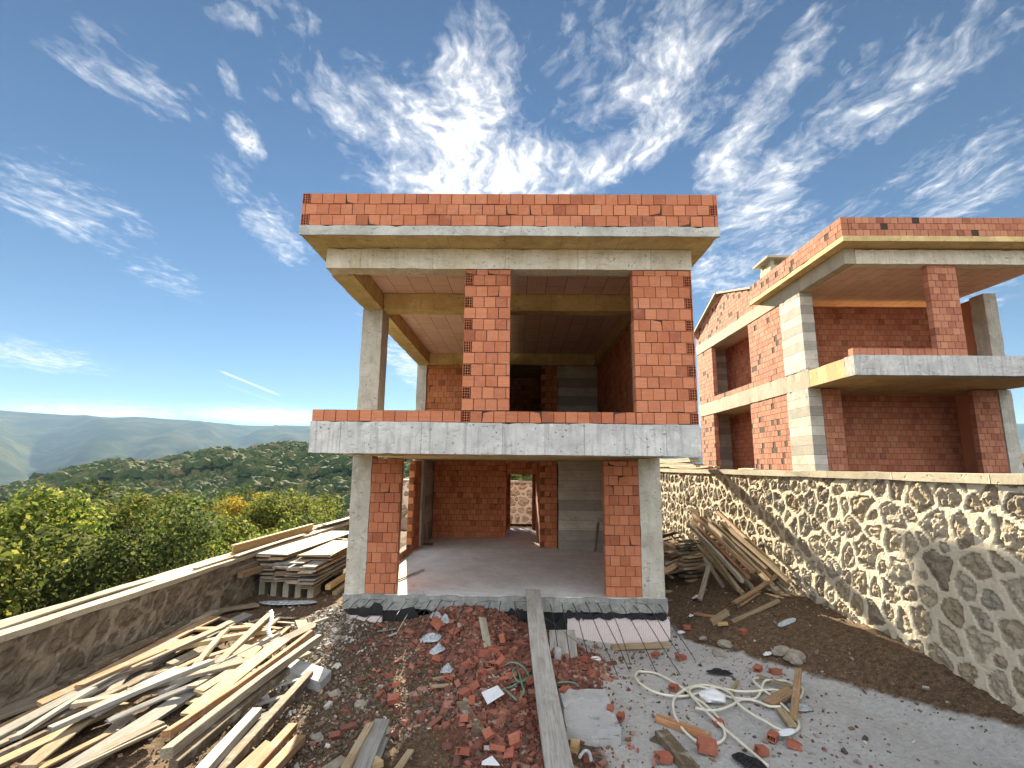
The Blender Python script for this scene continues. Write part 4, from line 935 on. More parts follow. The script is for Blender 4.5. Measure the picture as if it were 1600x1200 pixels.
for (kind, label, mat, p0, p1, w, t) in BOARDS:
    plank(kind, label, mat, p0, p1, w, t, random.uniform(-.12, .12), 'loose timber on the ground')
# more boards of the left heap, nearer the wall and beyond the picture's old edge
for i in range(46):
    x = random.uniform(-6.3, -3.7); y = random.uniform(4.8, 9.2); a = R(random.choice([80, 88, 95, 100, 75, 40])) + random.uniform(-.2, .2)
    L = random.uniform(.9, 2.6); z = gz(x, y) + .05 + .006 * i * .8
    if x > -4.3 and y < 7.6: L *= .7; x -= .5
    dx, dy = math.cos(a) * L / 2, math.sin(a) * L / 2
    k = random.choice(['gry', 'brn', 'pal', 'drk', 'gry', 'brn', 'tan', 'drk', 'gry'])
    nm = {'gry': 'grey', 'brn': 'brown', 'pal': 'cement grey', 'drk': 'dark', 'tan': 'tan', 'yel': 'yellow'}[k]
    plank('plank', 'weathered %s board jumbled under the bright boards of the left heap' % nm, k, (x - dx, y - dy, z + random.uniform(-.03, .05)), (x + dx, y + dy, z + random.uniform(-.03, .08)), random.uniform(.07, .2), random.uniform(.025, .06), random.uniform(-.3, .3), 'jumbled boards of the left heap')

for i in range(16):
    x = -6.35 + (i % 4) * .2 + random.uniform(-.06, .06); y = random.uniform(6.2, 9.6); L = random.uniform(1.8, 3.4); z = gz(x, y) + .04 + .05 * (i // 4)
    k = ['gry', 'drk', 'brn', 'pal'][i % 4]
    plank('plank', 'weathered board in the row lying along the foot of the low wall', k, (x - .1, y - L / 2, z), (x + random.uniform(-.15, .15), y + L / 2, z + random.uniform(0, .05)), random.uniform(.14, .24), .045, random.uniform(-.15, .15), 'boards along the low wall')

# gangplank from the yard up to the floor slab
plank('gangplank', 'long grey plank sloping up from the rubble to the edge of the floor slab', 'pal', (.425, 5.3, -.50), (.305, 10.2, .032), .285, .05, 0, None)

# plywood sheet, broken slab, tiles, paving block
def sheet(name, label, cat, pts, t, mat, lift=0.0, group=None, jit=0.0):
    mb = MB(); c = [sum(p[i] for p in pts) / len(pts) for i in range(3)]
    top = [(p[0], p[1], p[2] + lift) for p in pts]; bot = [(p[0], p[1], p[2] + lift - t) for p in pts]
    # make sure the outline turns counter-clockwise
    ar = sum(top[i][0] * top[(i + 1) % len(top)][1] - top[(i + 1) % len(top)][0] * top[i][1] for i in range(len(top)))
    if ar < 0: top.reverse(); bot.reverse()
    n = len(top)
    ins = [(p[0] + (c[0] - p[0]) * .02, p[1] + (c[1] - p[1]) * .02, p[2] + .0) for p in top]
    low = [(p[0], p[1], p[2] - min(.012, t * .3)) for p in top]
    mb.poly(ins)
    for i in range(n):
        j = (i + 1) % n
        mb.poly([low[i], low[j], ins[j], ins[i]]); mb.poly([bot[i], bot[j], low[j], low[i]])
    mb.poly(bot[::-1])
    return tag(mb.build(name, mat, None, (c[0], c[1], c[2] + lift - t)), label, cat, group)
sheet('plywood_sheet', 'offcut of yellow plywood lying among the sunlit boards of the left heap', 'plywood', PLY, .02, M['ply'], .05)
sheet('concrete_chunk', 'broken grey concrete slab half in the sun beside the dark pointed timber', 'concrete slab', SLAB_CHUNK, .14, M['greyblock'], .03)
sheet('floor_tile', 'square white tile lying on the red brick rubble', 'tile', [(a, b, c + .03 * (i % 3)) for i, (a, b, c) in enumerate(TILE1)], .012, M['tile'], .02)
sheet('floor_tile', 'white tile cut off by the bottom edge below the red rubble', 'tile', TILE2, .012, M['tile'], .04)
mb = MB(); bx = BLK; zt = -.44
x0, x1, y0, y1 = .59, 1.2, 6.16, 7.16
mb.slab(x0, x1, y0, y1, zt - .2, zt, .08, .012); tag(mb.build('paving_block', M['greyblock'], None, (.9, 6.66, zt - .2)), 'big square concrete block lying flat to the right of the gangplank', 'concrete block')
# a board leaning on the foundation, a stub of concrete post, a ring
plank('panel_offcut', 'square grey board offcut leaning between the gangplank and the insulation panel', 'pal', (.80, 8.75, -.66), (.82, 9.35, -.38), .46, .03, 0)
mb = MB(); mb.tube([(.68, 8.55, -.66), (.685, 8.56, -.42), (.685, 8.56, -.405)], [.062, .06, .05], 14); tag(mb.build('post_stub', M['greyblock'], None, (.68, 8.55, -.66)), 'short upright round concrete stub beside the gangplank', 'post')
mb = MB(); mb.tube([(1.33 + .065 * math.cos(q * R(20)), 8.77 + .065 * math.sin(q * R(20)), -.64) for q in range(19)], .022, 8, cap=False); tag(mb.build('plastic_ring', M['foil'], None, (1.33, 8.77, -.66)), 'small white plastic ring standing on the dusty ground', 'ring')

M['brick_dusty'] = brick_mat('dusty_broken_brick', (.27, .085, .055), (.34, .12, .078), (.36, .19, .13), .5)
# broken hollow bricks
def broken_brick(loc, rot, L, label, seed, W=.13, H=.09):
    rnd = random.Random(seed); mb = MB()
    t = .011; nc = 3; w = (W - t) / nc; jag = [rnd.uniform(-.02, .035) for _ in range(8)]
    for s in (0, H - t): mb.hexa([(0, 0, s), (L + jag[0], 0, s), (L + jag[1], W, s), (0, W, s), (0, 0, s + t), (L + jag[0], 0, s + t), (L + jag[1], W, s + t), (0, W, s + t)])
    for i in range(nc + 1):
        y = i * w; e = L + jag[2 + i] * .8
        mb.hexa([(0, y + .0005, t), (e, y + .0005, t), (e, y + t - .0005, t), (0, y + t - .0005, t), (0, y + .0005, H - t), (e - .01, y + .0005, H - t), (e - .01, y + t - .0005, H - t), (0, y + t - .0005, H - t)])
    o = mb.build('broken_brick', M['brick_dusty'])
    o.location = loc; o.rotation_euler = rot
    return tag(o, label, 'brick', 'broken hollow bricks')
for k, c in enumerate(CHUNKS):
    big = k in (2, 1, 0, 3, 4)
    broken_brick((c[0], c[1], gz(c[0], c[1]) + random.uniform(-.01, .05)), (random.uniform(-.6, .6), random.uniform(-.5, .5), random.uniform(0, 6.28)), random.uniform(.16, .22) if big else random.uniform(.09, .17),
                 'broken hollow brick in the red rubble ' + ('high on the mound below the floor edge' if c[1] > 8.4 else 'on the left edge of the mound' if c[0] < -1.3 else 'between the mound and the white tile' if c[1] > 6.9 else 'nearer than the white tile'), k, .15 if big else random.uniform(.08, .13), .1 if big else random.uniform(.045, .08))
RB = ['broken brick inside the first loop of the hose', 'brick fragment near the end of the starter bars on grey dust', 'large broken hollow brick at the bottom beside the hose', 'broken brick between the hose and the dark splintered plank',
      'broken brick next to the white oval lid', 'broken brick beside the pale lath at the far right', 'small brick fragment behind the black cloth', 'brick piece standing on the brown dirt bank', 'orange brick pieces on the dirt by the house corner',
      'brick piece at the lower edge of the grey dusty patch', 'brick bit right below the white oval lid', 'red brick fragment in the rubble left of the split dark plank']
for k, c in enumerate(CHUNKS2):
    broken_brick((c[0], c[1], c[2] - .02), (random.uniform(-.15, .15), random.uniform(-.15, .15), random.uniform(0, 6.28)), .2 if k == 2 else random.uniform(.11, .17), RB[k], 100 + k, .15 if k == 2 else .1, .1 if k == 2 else .07)
RC = ['broken brick in the red rubble right of the leaning board', 'small brick wedge under the leaning board', 'brick shard on top of the big concrete block, left side', 'brick shard on top of the big concrete block, near its right side', 'brick shard beside the right edge of the big concrete block', 'brick fragment below the weathered timber at the insulation foot']
for k, c in enumerate(CHUNKS3):
    z = -.435 if k in (2, 3) else c[2]
    broken_brick((c[0], c[1], z), (0, 0, random.uniform(0, 6.28)), random.uniform(.1, .16), RC[k], 200 + k, .08, .03 if k in (2, 3) else .06)

def rock(loc, r, label, seed, mat='stonebit', cat='stone', name='stone', sq=.65):
    bm = bmesh.new(); bmesh.ops.create_icosphere(bm, subdivisions=3, radius=1)
    for v in bm.verts:
        k = 1 + .35 * mnoise.noise(v.co * 1.3 + Vector((seed * 3.1, 0, 0))) + .12 * mnoise.noise(v.co * 4 + Vector((0, seed * 2.0, 0)))
        v.co = Vector((v.co.x * k * r * 1.2, v.co.y * k * r, v.co.z * k * r * sq))
    me = bpy.data.meshes.new(name); bm.to_mesh(me); bm.free(); me.materials.append(M[mat])
    o = bpy.data.objects.new(name, me); COL.objects.link(o); o.location = loc; o.rotation_euler = (0, 0, seed * 1.3)
    return tag(o, label, cat)
SL = ['flat grey stone at the edge of the dirt bank', 'small brown stone lying inside the hose coil', 'tan boulder at the foot of the dirt bank, left of two', 'dark boulder at the foot of the dirt bank, right of two', 'pale stone on the dusty edge below the dirt bank', 'small stone below the yellow block on the bank']
for k, c in enumerate(STONES): rock((c[0], c[1], c[2]), (.11, .055, .12, .15, .1, .06)[k], SL[k], k)
SL2 = ['pale stone on the dark gravel near the broken slab', 'pair of pale stones in the middle of the dark gravel', 'rounded grey stone on the slope above the broken slab', 'dusty stone right of the wide grey board', 'grey stone in the gravel above the stained timbers']
for k, c in enumerate(STONES2): rock((c[0], c[1], c[2]), (.07, .08, .075, .07, .06)[k], SL2[k], 20 + k)
rock((2.70, 7.29, -.56), .15, 'crumpled white plaster lump inside the hose coil', 41, 'foil', 'plaster lump', 'plaster_lump', .45)
rock((.88, 7.88, -.6), .07, 'rounded tan stone by the grey pipe loop right of the gangplank', 44)

def crumple(name, label, cat, c, sx, sy, mat, seed, h=.06, rot=0):
    mb = MB(); n = 9; g = []
    for i in range(n + 1):
        for j in range(n + 1):
            u = i / n * 2 - 1; v = j / n * 2 - 1
            e = 1 - .25 * abs(mnoise.noise(Vector((u * 2, v * 2, seed))))
            x = u * sx * e * math.sqrt(1 - v * v * .4); y = v * sy * e * math.sqrt(1 - u * u * .4)
            x, y = x * math.cos(rot) - y * math.sin(rot), x * math.sin(rot) + y * math.cos(rot)
            z = h * max(0, (1 - u * u) * (1 - v * v)) * (.7 + .9 * mnoise.noise(Vector((u * 1.7, v * 1.7, seed + 5))) + .45 * abs(mnoise.noise(Vector((u * 4, v * 4, seed)))))
            g.append((c[0] + x, c[1] + y, gz(c[0] + x, c[1] + y) + .035 + max(z, .004)))
    for i in range(n):
        for j in range(n):
            a = i * (n + 1) + j; mb.poly([g[a], g[a + n + 1], g[a + n + 2], g[a + 1]], 0, True)
    o = mb.build(name, mat, None, c)
    m = o.modifiers.new('thick', 'SOLIDIFY'); m.thickness = .004
    return tag(o, label, cat)
PL = ['white paper scrap by the house corner on the dirt bank', 'small white scrap above the orange brick pieces', 'white scrap at the foot of the leaning posts', 'white scrap at the right foot of the dirt bank', 'pale plastic sheet scrap on the upper dirt bank', 'pale blue plastic at the far right by the standing plank']
for k, c in enumerate(PAPERS): crumple('paper_scrap' if k < 4 else 'plastic_scrap', PL[k], 'scrap', c, (.09, .05, .12, .07, .17, .14)[k], (.07, .05, .07, .05, .08, .12)[k], M['paper'] if k < 4 else M['plastic'], k + 1, .04)
PS = ['crumpled pale plastic bag in the middle of the rubble mound', 'grey plastic bag below the larger pale one', 'small crumpled clear plastic right above the red rubble', 'plastic sheet stuck at the top of the rubble mound', 'white plastic shred beside the sheet on the mound top']
for k, c in enumerate(PLASTICS): crumple('plastic_bag', PS[k], 'plastic bag', (c[0], c[1], c[2] + .02), (.2, .14, .1, .16, .1)[k], (.12, .1, .1, .1, .08)[k], M['plastic'], 30 + k, .1, k * .7)
crumple('dark_rag', 'black rag lying on the grey dusty ground', 'rag', CLOTH[0], .2, .07, M['cloth'], 51, .06, -.3)
crumple('dark_rag', 'black rag twisted at the bottom edge beside the hose', 'rag', (2.52, 5.78, -.58), .1, .25, M['cloth'], 53, .07, .5)
c = OVAL[0]; mb = MB(); mb.poly([(c[0] + .1 * math.cos(q) + .02 * math.sin(q), c[1] + .065 * math.sin(q), c[2] + .045 + .02 * math.cos(q)) for q in [i * math.pi / 12 for i in range(24)]])
o = tag(mb.build('lid', M['tile'], None, c), 'flat white oval lid lying against the hose', 'lid'); o.modifiers.new('t', 'SOLIDIFY').thickness = -.012

# hoses, straps
def smooth_path(pts, sub=5):
    P = [Vector(p) for p in pts]; out = []
    for i in range(len(P) - 1):
        a, b, c, d = P[max(0, i - 1)], P[i], P[i + 1], P[min(len(P) - 1, i + 2)]
        for k in range(sub):
            t = k / sub; t2 = t * t; t3 = t2 * t
            out.append(.5 * ((2 * b) + (c - a) * t + (2 * a - 5 * b + 4 * c - d) * t2 + (3 * b - a - 3 * c + d) * t3))
    return out + [P[-1]]
hp = smooth_path(HOSE)
hp = [Vector((p.x, p.y, gz(p.x, p.y) + .03 + .022 * (1 + math.sin(i * .13)))) for i, p in enumerate(hp)]
mb = MB(); mb.tube(hp, .0165, 8); tag(mb.build('hose', M['hose'], None, HOSE[0]), 'long cream hose coiled loosely on the grey ground at the lower right', 'hose')
hp = [Vector((p.x, p.y, gz(p.x, p.y) + .06 + .02 * math.sin(i * .2))) for i, p in enumerate(smooth_path(HOSE3))]
mb = MB(); mb.tube(hp, .0165, 8); tag(mb.build('hose', M['hose'], None, HOSE3[0]), 'shorter cream hose length looped over the coil towards the far right', 'hose')
mb = MB(); mb.tube([Vector((p.x, p.y, gz(p.x, p.y) + .05 + .06 * abs(math.sin(i * .21)))) for i, p in enumerate(smooth_path(CABLE))], .013, 6); tag(mb.build('green_strap', M['green'], None, CABLE[0]), 'tangled pale green strap in the rubble left of the gangplank', 'strap')
mb = MB(); mb.tube([Vector((p.x, p.y, p.z + .03)) for p in smooth_path(LOOP)], .014, 6); tag(mb.build('pipe_offcut', M['green'], None, LOOP[0]), 'grey green pipe piece behind the concrete block', 'pipe')
mb = MB(); mb.tube([Vector((p.x, p.y, p.z + .05)) for p in smooth_path(LOOP2)], .018, 6); tag(mb.build('pipe_offcut', M['plastic'], None, LOOP2[0]), 'short bent grey pipe at the bottom edge right of the gangplank', 'pipe')
sp = smooth_path([(-4.62, 9.6, -.2), (-4.3, 9.0, -.16), (-4.2, 8.7, -.24), (-4.0, 8.4, -.28)], 5); mb = MB()
for a, b in zip(sp, sp[1:]): mb.poly([a, b, b + Vector((.06, .02, .02)), a + Vector((.06, .02, .02))], 0, True)
o = tag(mb.build('plastic_strip', M['plastic'], None, sp[0]), 'pale blue plastic strip hanging over the left heap', 'strip'); o.modifiers.new('t', 'SOLIDIFY').thickness = .004

# inside the ground floor
mb = MB(); mb.tube([(-2.86, 16.2, .03), (-3.04, 16.42, 1.5)], .016, 8); br = empty('long_tool', (-2.86, 16.2, .005), 'long handled tool leaning on the wall at the back left of the room', 'tool')
mb.build('handle', M['wood_tan'], br); mb = MB(); mb.slab(-2.98, -2.7, 16.08, 16.26, .012, .06, .06, .008); mb.build('tool_head', M['rebar'], br)
plank('plank', 'narrow board leaning beside the right brick pier inside the room', 'pal', (2.3, 15.05, .05), (2.46, 15.3, .85), .1, .03, .5)
plank('stick', 'pale stick lying on the room floor by the left brick pier', 'wht', (-2.7, 10.9, .03), (-2.25, 12.3, .03), .05, .03)

# ------------------------------------------------------------------ stack of shuttering boards at the left
ORD = ['top', 'second', 'third', 'fourth', 'fifth', 'sixth', 'seventh', 'eighth', 'ninth', 'tenth', 'eleventh', 'twelfth']
for layer in range(12):
    z = -.35 + layer * .0415
    nm = ORD[11 - layer]
    for k in range(4):
        x = -4.98 - k * .385 + random.uniform(-.02, .02) - (.05 if layer % 3 == 1 else 0); y = 12.12 + k * .15 + random.uniform(-.06, .07)
        plank('shuttering_board', 'weathered shuttering board in the stack left of the house, %s layer from the top' % nm, random.choice(['gry', 'gry', 'gry', 'brn', 'pal', 'drk']), (x, y, z + random.uniform(-.003, .003)), (x + random.uniform(-.05, .05), y + random.uniform(3.7, 4.2), z + random.uniform(-.003, .003)), random.uniform(.33, .385), .034, 0, 'shuttering boards in the left stack')
for k in range(4):
    plank('shuttering_board', 'shuttering board laid on the left half of the stack under the grey panel', random.choice(['gry', 'brn', 'tan']), (-5.95 - (k % 2) * .38, 12.6 + random.uniform(-.1, .1), .155 + (k // 2) * .048), (-5.95 - (k % 2) * .38, 16.7, .155 + (k // 2) * .048), .37, .042, 0, 'shuttering boards in the left stack')
for k in range(6):
    plank('plywood_sheet', 'plywood sheet in the small pile on the right half of the board stack', 'ply', (-5.1 + random.uniform(-.03, .03), 12.75 + random.uniform(-.04, .06), .14 + k * .022), (-5.12, 15.1, .14 + k * .022), .8, .018, 0, 'plywood sheets on the board stack')
plank('formwork_panel', 'large cement grey panel lying slanted on top of the board stack', 'panelgrey', (-6.15, 12.62, .262), (-5.85, 16.9, .285), .85, .03, 0)
for k in range(5):
    x = -4.95 - k * .36
    mb = MB(); mb.box(x - .07, x + .07, 12.3 + k * .13, 12.75 + k * .13, -.86, -.372); tag(mb.build('support_block', M['conc_warm'], None, (x, 12.4, -.86)), 'pale block carrying the front of the board stack', 'block', 'blocks under the board stack')
    mb = MB(); mb.box(x - .07, x + .07, 15.0, 15.4, -.9, -.372); tag(mb.build('support_block', M['conc_warm'], None, (x, 15.2, -.9)), 'pale block carrying the hidden rear of the board stack', 'block', 'blocks under the board stack')
plank('timber', 'orange brown timber lying along the right foot of the board stack, upper of two', 'yel', (-4.55, 12.3, -.40), (-4.5, 16.2, -.40), .12, .12)
plank('timber', 'orange brown timber lying along the right foot of the board stack, lower of two', 'tan', (-4.42, 12.5, -.56), (-4.4, 16.0, -.56), .12, .1)
plank('timber', 'long timber end jutting out of the left side of the stack, upper of two', 'gry', (-6.62, 11.7, .03), (-6.35, 15.0, .05), .14, .13)
plank('timber', 'brown timber end jutting out of the left side of the stack, lower of two', 'brn', (-6.4, 11.8, -.08), (-6.2, 15.0, -.06), .13, .13)
crumple('plastic_sheet', 'dusty torn plastic sheet at the foot of the board stack', 'plastic sheet', (-5.3, 11.9, -.68), .8, .18, M['plastic'], 77, .05, -.25)
# beam and boards on the low wall
ib = empty('formwork_beam', (-6.85, 14.4, .32), 'yellow wooden formwork I-beam lying on the low wall', 'beam')
for nm, (a, b, z0, z1) in (('flange', (-.05, .05, .0, .04)), ('flange', (-.05, .05, .19, .23)), ('web', (-.016, .016, .04, .19))):
    mb = MB(); mb.hexa([(-6.88 + a, 12.2, .325 + z0), (-6.88 + b, 12.2, .325 + z0), (-6.82 + b, 16.7, .325 + z0), (-6.82 + a, 16.7, .325 + z0), (-6.88 + a, 12.2, .325 + z1), (-6.88 + b, 12.2, .325 + z1), (-6.82 + b, 16.7, .325 + z1), (-6.82 + a, 16.7, .325 + z1)])
    mb.build(nm, M['wood_yel'], ib)
WL = ['pale board lying on the low wall in front of the I-beam', 'narrow board on the low wall beside the board stack', 'pale board on the far part of the low wall', 'upper board on the far part of the low wall', 'board resting on the near part of the low wall']
for k, (a, b, w, mt) in enumerate((((-6.62, 11.9, .36), (-6.60, 15.6, .37), .14, 'wht'), ((-6.72, 10.6, .34), (-6.66, 13.6, .34), .1, 'tan'), ((-6.9, 17.2, .36), (-6.8, 21.6, .36), .3, 'tan'), ((-6.75, 17.6, .42), (-6.6, 21.2, .43), .22, 'wht'), ((-6.85, 6.6, .345), (-6.9, 9.6, .345), .18, 'gry'))):
    plank('plank', WL[k], mt, a, b, w, .035)

# ------------------------------------------------------------------ timber pile against the right wall
for r in range(5):
    for k in range(5):
        if random.random() < .2: continue
        x = 4.62 + k * .2 + random.uniform(-.03, .03) + r * .02; z = -.12 + r * .125 + k * .012
        y = 10.75 + random.uniform(-.15, .3) - k * .05
        L = random.uniform(2.5, 3.1)
        plank('timber', 'square timber in the sloping pile against the stone wall, row %s' % ('lowest of five', 'second from below', 'middle', 'fourth from below', 'uppermost')[r], random.choice(['tan', 'brn', 'red', 'wht', 'gry', 'tan']), (x, y, z), (x - random.uniform(-.05, .25), y + L * .93, z + L * .30 + random.uniform(-.05, .05)), random.uniform(.07, .095), .08, random.uniform(-.3, .3), 'square timbers of the right pile')
for k in range(11):
    y = 12.85 + random.uniform(-.12, .12) + k * .06; z = -.22 + k * .085
    plank('plank', 'board end in the stack that props up the sloping timbers', random.choice(['gry', 'brn', 'drk', 'tan']), (4.18 + random.uniform(-.12, .1), y - .25, z), (5.5, y + .35, z + .03), random.uniform(.14, .24), .05, random.uniform(-.1, .1), 'boards propping the timber pile')
for k in range(56):
    x = random.uniform(3.3, 4.9); y = random.uniform(12.6, 17.0); z = gz(x, y) + .05 + random.uniform(0, .85) * sst(3.0, 4.5, x)
    a = R(random.choice([20, 35, 150, 165, 100, 70])) + random.uniform(-.3, .3); L = random.uniform(.8, 2.2)
    dx, dy, dz = math.cos(a) * L / 2, math.sin(a) * L / 2, random.uniform(-.25, .25)
    if x + abs(dx) > 5.7: dx *= .5
    if x - abs(dx) < 3.05: dx *= .3
    zm = max(z, gz(x, y) + abs(dz) + .03)
    plank('plank', 'splintered board in the jumbled heap between the house and the timber pile', random.choice(['tan', 'wht', 'red', 'brn', 'drk', 'gry']), (x - dx, y - dy, zm - dz), (x + dx, y + dy, zm + dz), random.uniform(.06, .16), random.uniform(.025, .05), random.uniform(-.5, .5), 'jumbled boards of the right heap')
plank('post', 'grey prop leaning right, in front of the timber pile', 'gry', (4.05, 11.45, -.36), (4.5, 12.0, .26), .1, .06)
plank('post', 'grey prop leaning left, in front of the timber pile', 'gry', (4.75, 11.7, -.22), (4.45, 12.15, .42), .09, .06)
plank('block', 'sawn timber end standing on top of the sloping pile, left of two', 'yel', (4.75, 13.5, .95), (4.85, 13.7, 1.4), .12, .12)
plank('block', 'sawn timber end standing on top of the sloping pile, right of two', 'tan', (5.02, 13.5, 1.0), (5.08, 13.6, 1.42), .12, .12)
plank('plank', 'plank laid along the lower end of the sloping timbers', 'brn', (4.35, 10.35, -.14), (5.45, 10.75, .32), .09, .05)
plank('plank', 'pale board lying on top of the high stone wall near the house corner', 'tan', (6.0, 15.2, 2.515), (6.15, 19.6, 2.515), .3, .05)
plank('plank', 'brown board lying over the pale one on the high stone wall', 'brn', (6.05, 15.0, 2.57), (6.25, 18.6, 2.57), .16, .05)
for k in range(4):
    plank('plank', 'weathered board in the small stack on the high stone wall behind the house corner', random.choice(['gry', 'tan', 'brn']), (6.12 + .02 * k, 16.5 + .3 * k, 2.60 + .075 * k), (6.3, 22.6 - .4 * k, 2.60 + .075 * k), .35, .07, 0, 'boards stacked on the high wall')
plank('plank', 'short pale board on the high stone wall below the next house', 'wht', (6.1, 12.7, 2.51), (6.2, 13.8, 2.51), .16, .04)
# ------------------------------------------------------------------ the next house, up on the right
nh = empty('neighbour_house', (9.1, 15.2, 2.36), 'unfinished brick and concrete house with a chimney, behind the high stone wall', 'house')
BF = [M['brick_far'], M['mortar']]
def npart(name, mats, fn): return part(name, mats, fn, nh)
def ncast(name, mat, *a, **k): k['parent'] = nh; return cast(name, mat, *a, **k)
LX, NX = (0, -1, 0), (-1, 0, 0)          # along the left face (far to near), facing -x
X0 = 9.1
# left face, ground storey and upper storey: brick panels round the openings
for a_, w_ in ((24.4, 1.66), (19.1, 2.64)): npart('side_wall', BF, lambda mb: brick_wall(mb, (X0 + .02, a_, 2.3), LX, NX, w_, 2.74, .19, simple=True, miss=.1))
npart('side_wall', BF, lambda mb: brick_wall(mb, (X0 + .02, 24.4, 5.64), LX, NX, 7.94, 2.55, .19, simple=True, miss=.06, openings=[(1.86, 5.55, .17, 3.0)]))
def gable(mb):
    for r in range(11):
        z = 8.66 + r * .165
        ya = 24.4 - (z - 9.25) * 2.75 if z > 9.25 else 24.4
        yb = 17.9 if z < 9.25 else 17.9 + (z - 9.25) * 3.2
        if ya - yb < .3: break
        brick_wall(mb, (X0 + .02, ya, z), LX, NX, ya - yb, .165, .19, course=.165, half=(r % 2) * .5 + .01, simple=True, miss=.08)
npart('gable', BF, gable)
npart('gable_edge', M['conc_warm'], lambda mb: (mb.hexa([(X0 - .12, 24.75, 9.2), (X0 + .5, 24.75, 9.2), (X0 + .5, 21.45, 10.42), (X0 - .12, 21.45, 10.42), (X0 - .12, 24.75, 9.3), (X0 + .5, 24.75, 9.3), (X0 + .5, 21.45, 10.52), (X0 - .12, 21.45, 10.52)]),
                                               mb.hexa([(X0 - .1, 21.44, 10.42), (X0 + .5, 21.44, 10.42), (X0 + .5, 17.7, 9.3), (X0 - .1, 17.7, 9.3), (X0 - .1, 21.44, 10.5), (X0 + .5, 21.44, 10.5), (X0 + .5, 17.7, 9.38), (X0 - .1, 17.7, 9.38)])))
npart('roof', M['conc_warm'], lambda mb: (mb.hexa([(X0 + .51, 24.7, 9.2), (15.6, 24.7, 9.2), (15.6, 21.44, 10.4), (X0 + .51, 21.44, 10.4), (X0 + .51, 24.7, 9.28), (15.6, 24.7, 9.28), (15.6, 21.44, 10.48), (X0 + .51, 21.44, 10.48)]),
                                         mb.hexa([(X0 + .51, 21.43, 10.4), (15.6, 21.43, 10.4), (15.6, 17.7, 9.25), (X0 + .51, 17.7, 9.25), (X0 + .51, 21.43, 10.48), (15.6, 21.43, 10.48), (15.6, 17.7, 9.33), (X0 + .51, 17.7, 9.33)])))
ncast('floor_beam', M['conc_warm'], X0, X0 + .3, 15.1, 24.42, 5.05, 5.63, step=.25)
ncast('roof_beam', M['conc_warm'], X0, X0 + .3, 12.95, 24.42, 8.2, 8.655, step=.25)
ncast('column', M['conc_board'], X0 - .005, X0 + .4, 15.2, 16.44, 2.3, 5.045)
ncast('column', M['conc_board'], X0 - .005, X0 + .4, 15.2, 16.44, 5.635, 8.195)
ncast('column', M['conc_col'], 15.0, 15.4, 15.2, 15.7, 2.3, 5.045)
ncast('column', M['conc_col'], 15.0, 15.4, 15.2, 15.7, 5.635, 8.195)
ncast('balcony_slab', M['conc_slab'], X0 - .01, 15.4, 13.0, 13.4, 5.05, 5.6)
ncast('floor_deck', M['conc_ochre'], X0 + .31, 15.38, 13.41, 24.4, 5.06, 5.58, step=.5)
ncast('floor_deck', M['conc_ochre'], X0 + .0, X0 + .305, 13.41, 15.08, 5.06, 5.58, step=.4)
ncast('roof_beam', M['conc_beam'], X0 + .31, 15.4, 12.95, 13.25, 8.2, 8.62)
ncast('roof_slab', M['conc_ochre'], X0 - .3, 15.7, 12.5, 17.9, 8.66, 8.81, step=.3)
ncast('ceiling', M['hourdis'], X0 + .31, 15.3, 13.3, 24.3, 8.42, 8.6, step=1.0)
def npar(mb):
    brick_wall(mb, (X0 - .3, 17.85, 8.82), LX, NX, 5.33, .55, .19, course=.183, simple=True, miss=.05)
    brick_wall(mb, (X0 - .105, 12.52, 8.82), FX, BX, 5.8, .55, .19, course=.183, simple=True, miss=.05)
npart('parapet', BF, npar)
for a_, w_ in ((11.4, .8), (14.3, 1.1)): npart('brick_pier', BF, lambda mb: brick_wall(mb, (a_, 13.02, 5.6), FX, BX, w_, 2.6, .19, simple=True))
npart('sill_course', BF, lambda mb: brick_wall(mb, (X0, 13.03, 5.605), FX, BX, 2.29, .195, .19, half=0, simple=True))
for a_, w_ in ((9.52, .6), (14.2, .78)): npart('brick_pier', BF, lambda mb: brick_wall(mb, (a_, 15.22, 2.3), FX, BX, w_, 2.74, .19, simple=True))
npart('inner_wall', [M['brick'], M['mortar']], lambda mb: [brick_wall(mb, (10.38, 24.2, z), LX, NX, 7.4, h, .12, simple=True) for z, h in ((2.3, 2.74), (5.6, 2.8))])
npart('inner_wall', M['conc_board'], lambda mb: [mb.box(9.5, 10.37, 23.9, 24.15, z, z + h) for z, h in ((2.3, 2.74), (5.6, 2.8))])
npart('inner_wall', [M['brick'], M['mortar']], lambda mb: [brick_wall(mb, (9.5, 16.6, z), FX, BX, 5.4, h, .12, simple=True) for z, h in ((2.3, 2.74), (5.6, 2.6))])
npart('rear_wall', BF, lambda mb: [mb.box(15.2, 15.38, 15.8, 24.4, z, z + h) for z, h in ((2.3, 2.74), (5.6, 2.6))])
npart('floor_slab', M['conc_floor'], lambda mb: mb.box(9.0, 15.5, 15.05, 24.45, 2.0, 2.296))
ch = MB(); ch.slab(11.0, 11.75, 20.3, 21.25, 8.7, 11.35, .2, .006); ch.box(11.03, 11.2, 20.35, 20.5, 11.35, 11.62); ch.box(11.55, 11.72, 20.35, 20.5, 11.35, 11.62); ch.box(11.03, 11.2, 21.05, 21.2, 11.35, 11.62); ch.box(11.55, 11.72, 21.05, 21.2, 11.35, 11.62)
chim = ch.build('chimney', M['conc_warm'], nh)
ch = MB(); ch.slab(10.8, 11.95, 20.1, 21.45, 11.62, 11.72, .2, .006); cc = ch.build('chimney_cap', M['conc_warm'], nh); 
cc.location = Vector((0, 0, 0)); cc.parent = chim
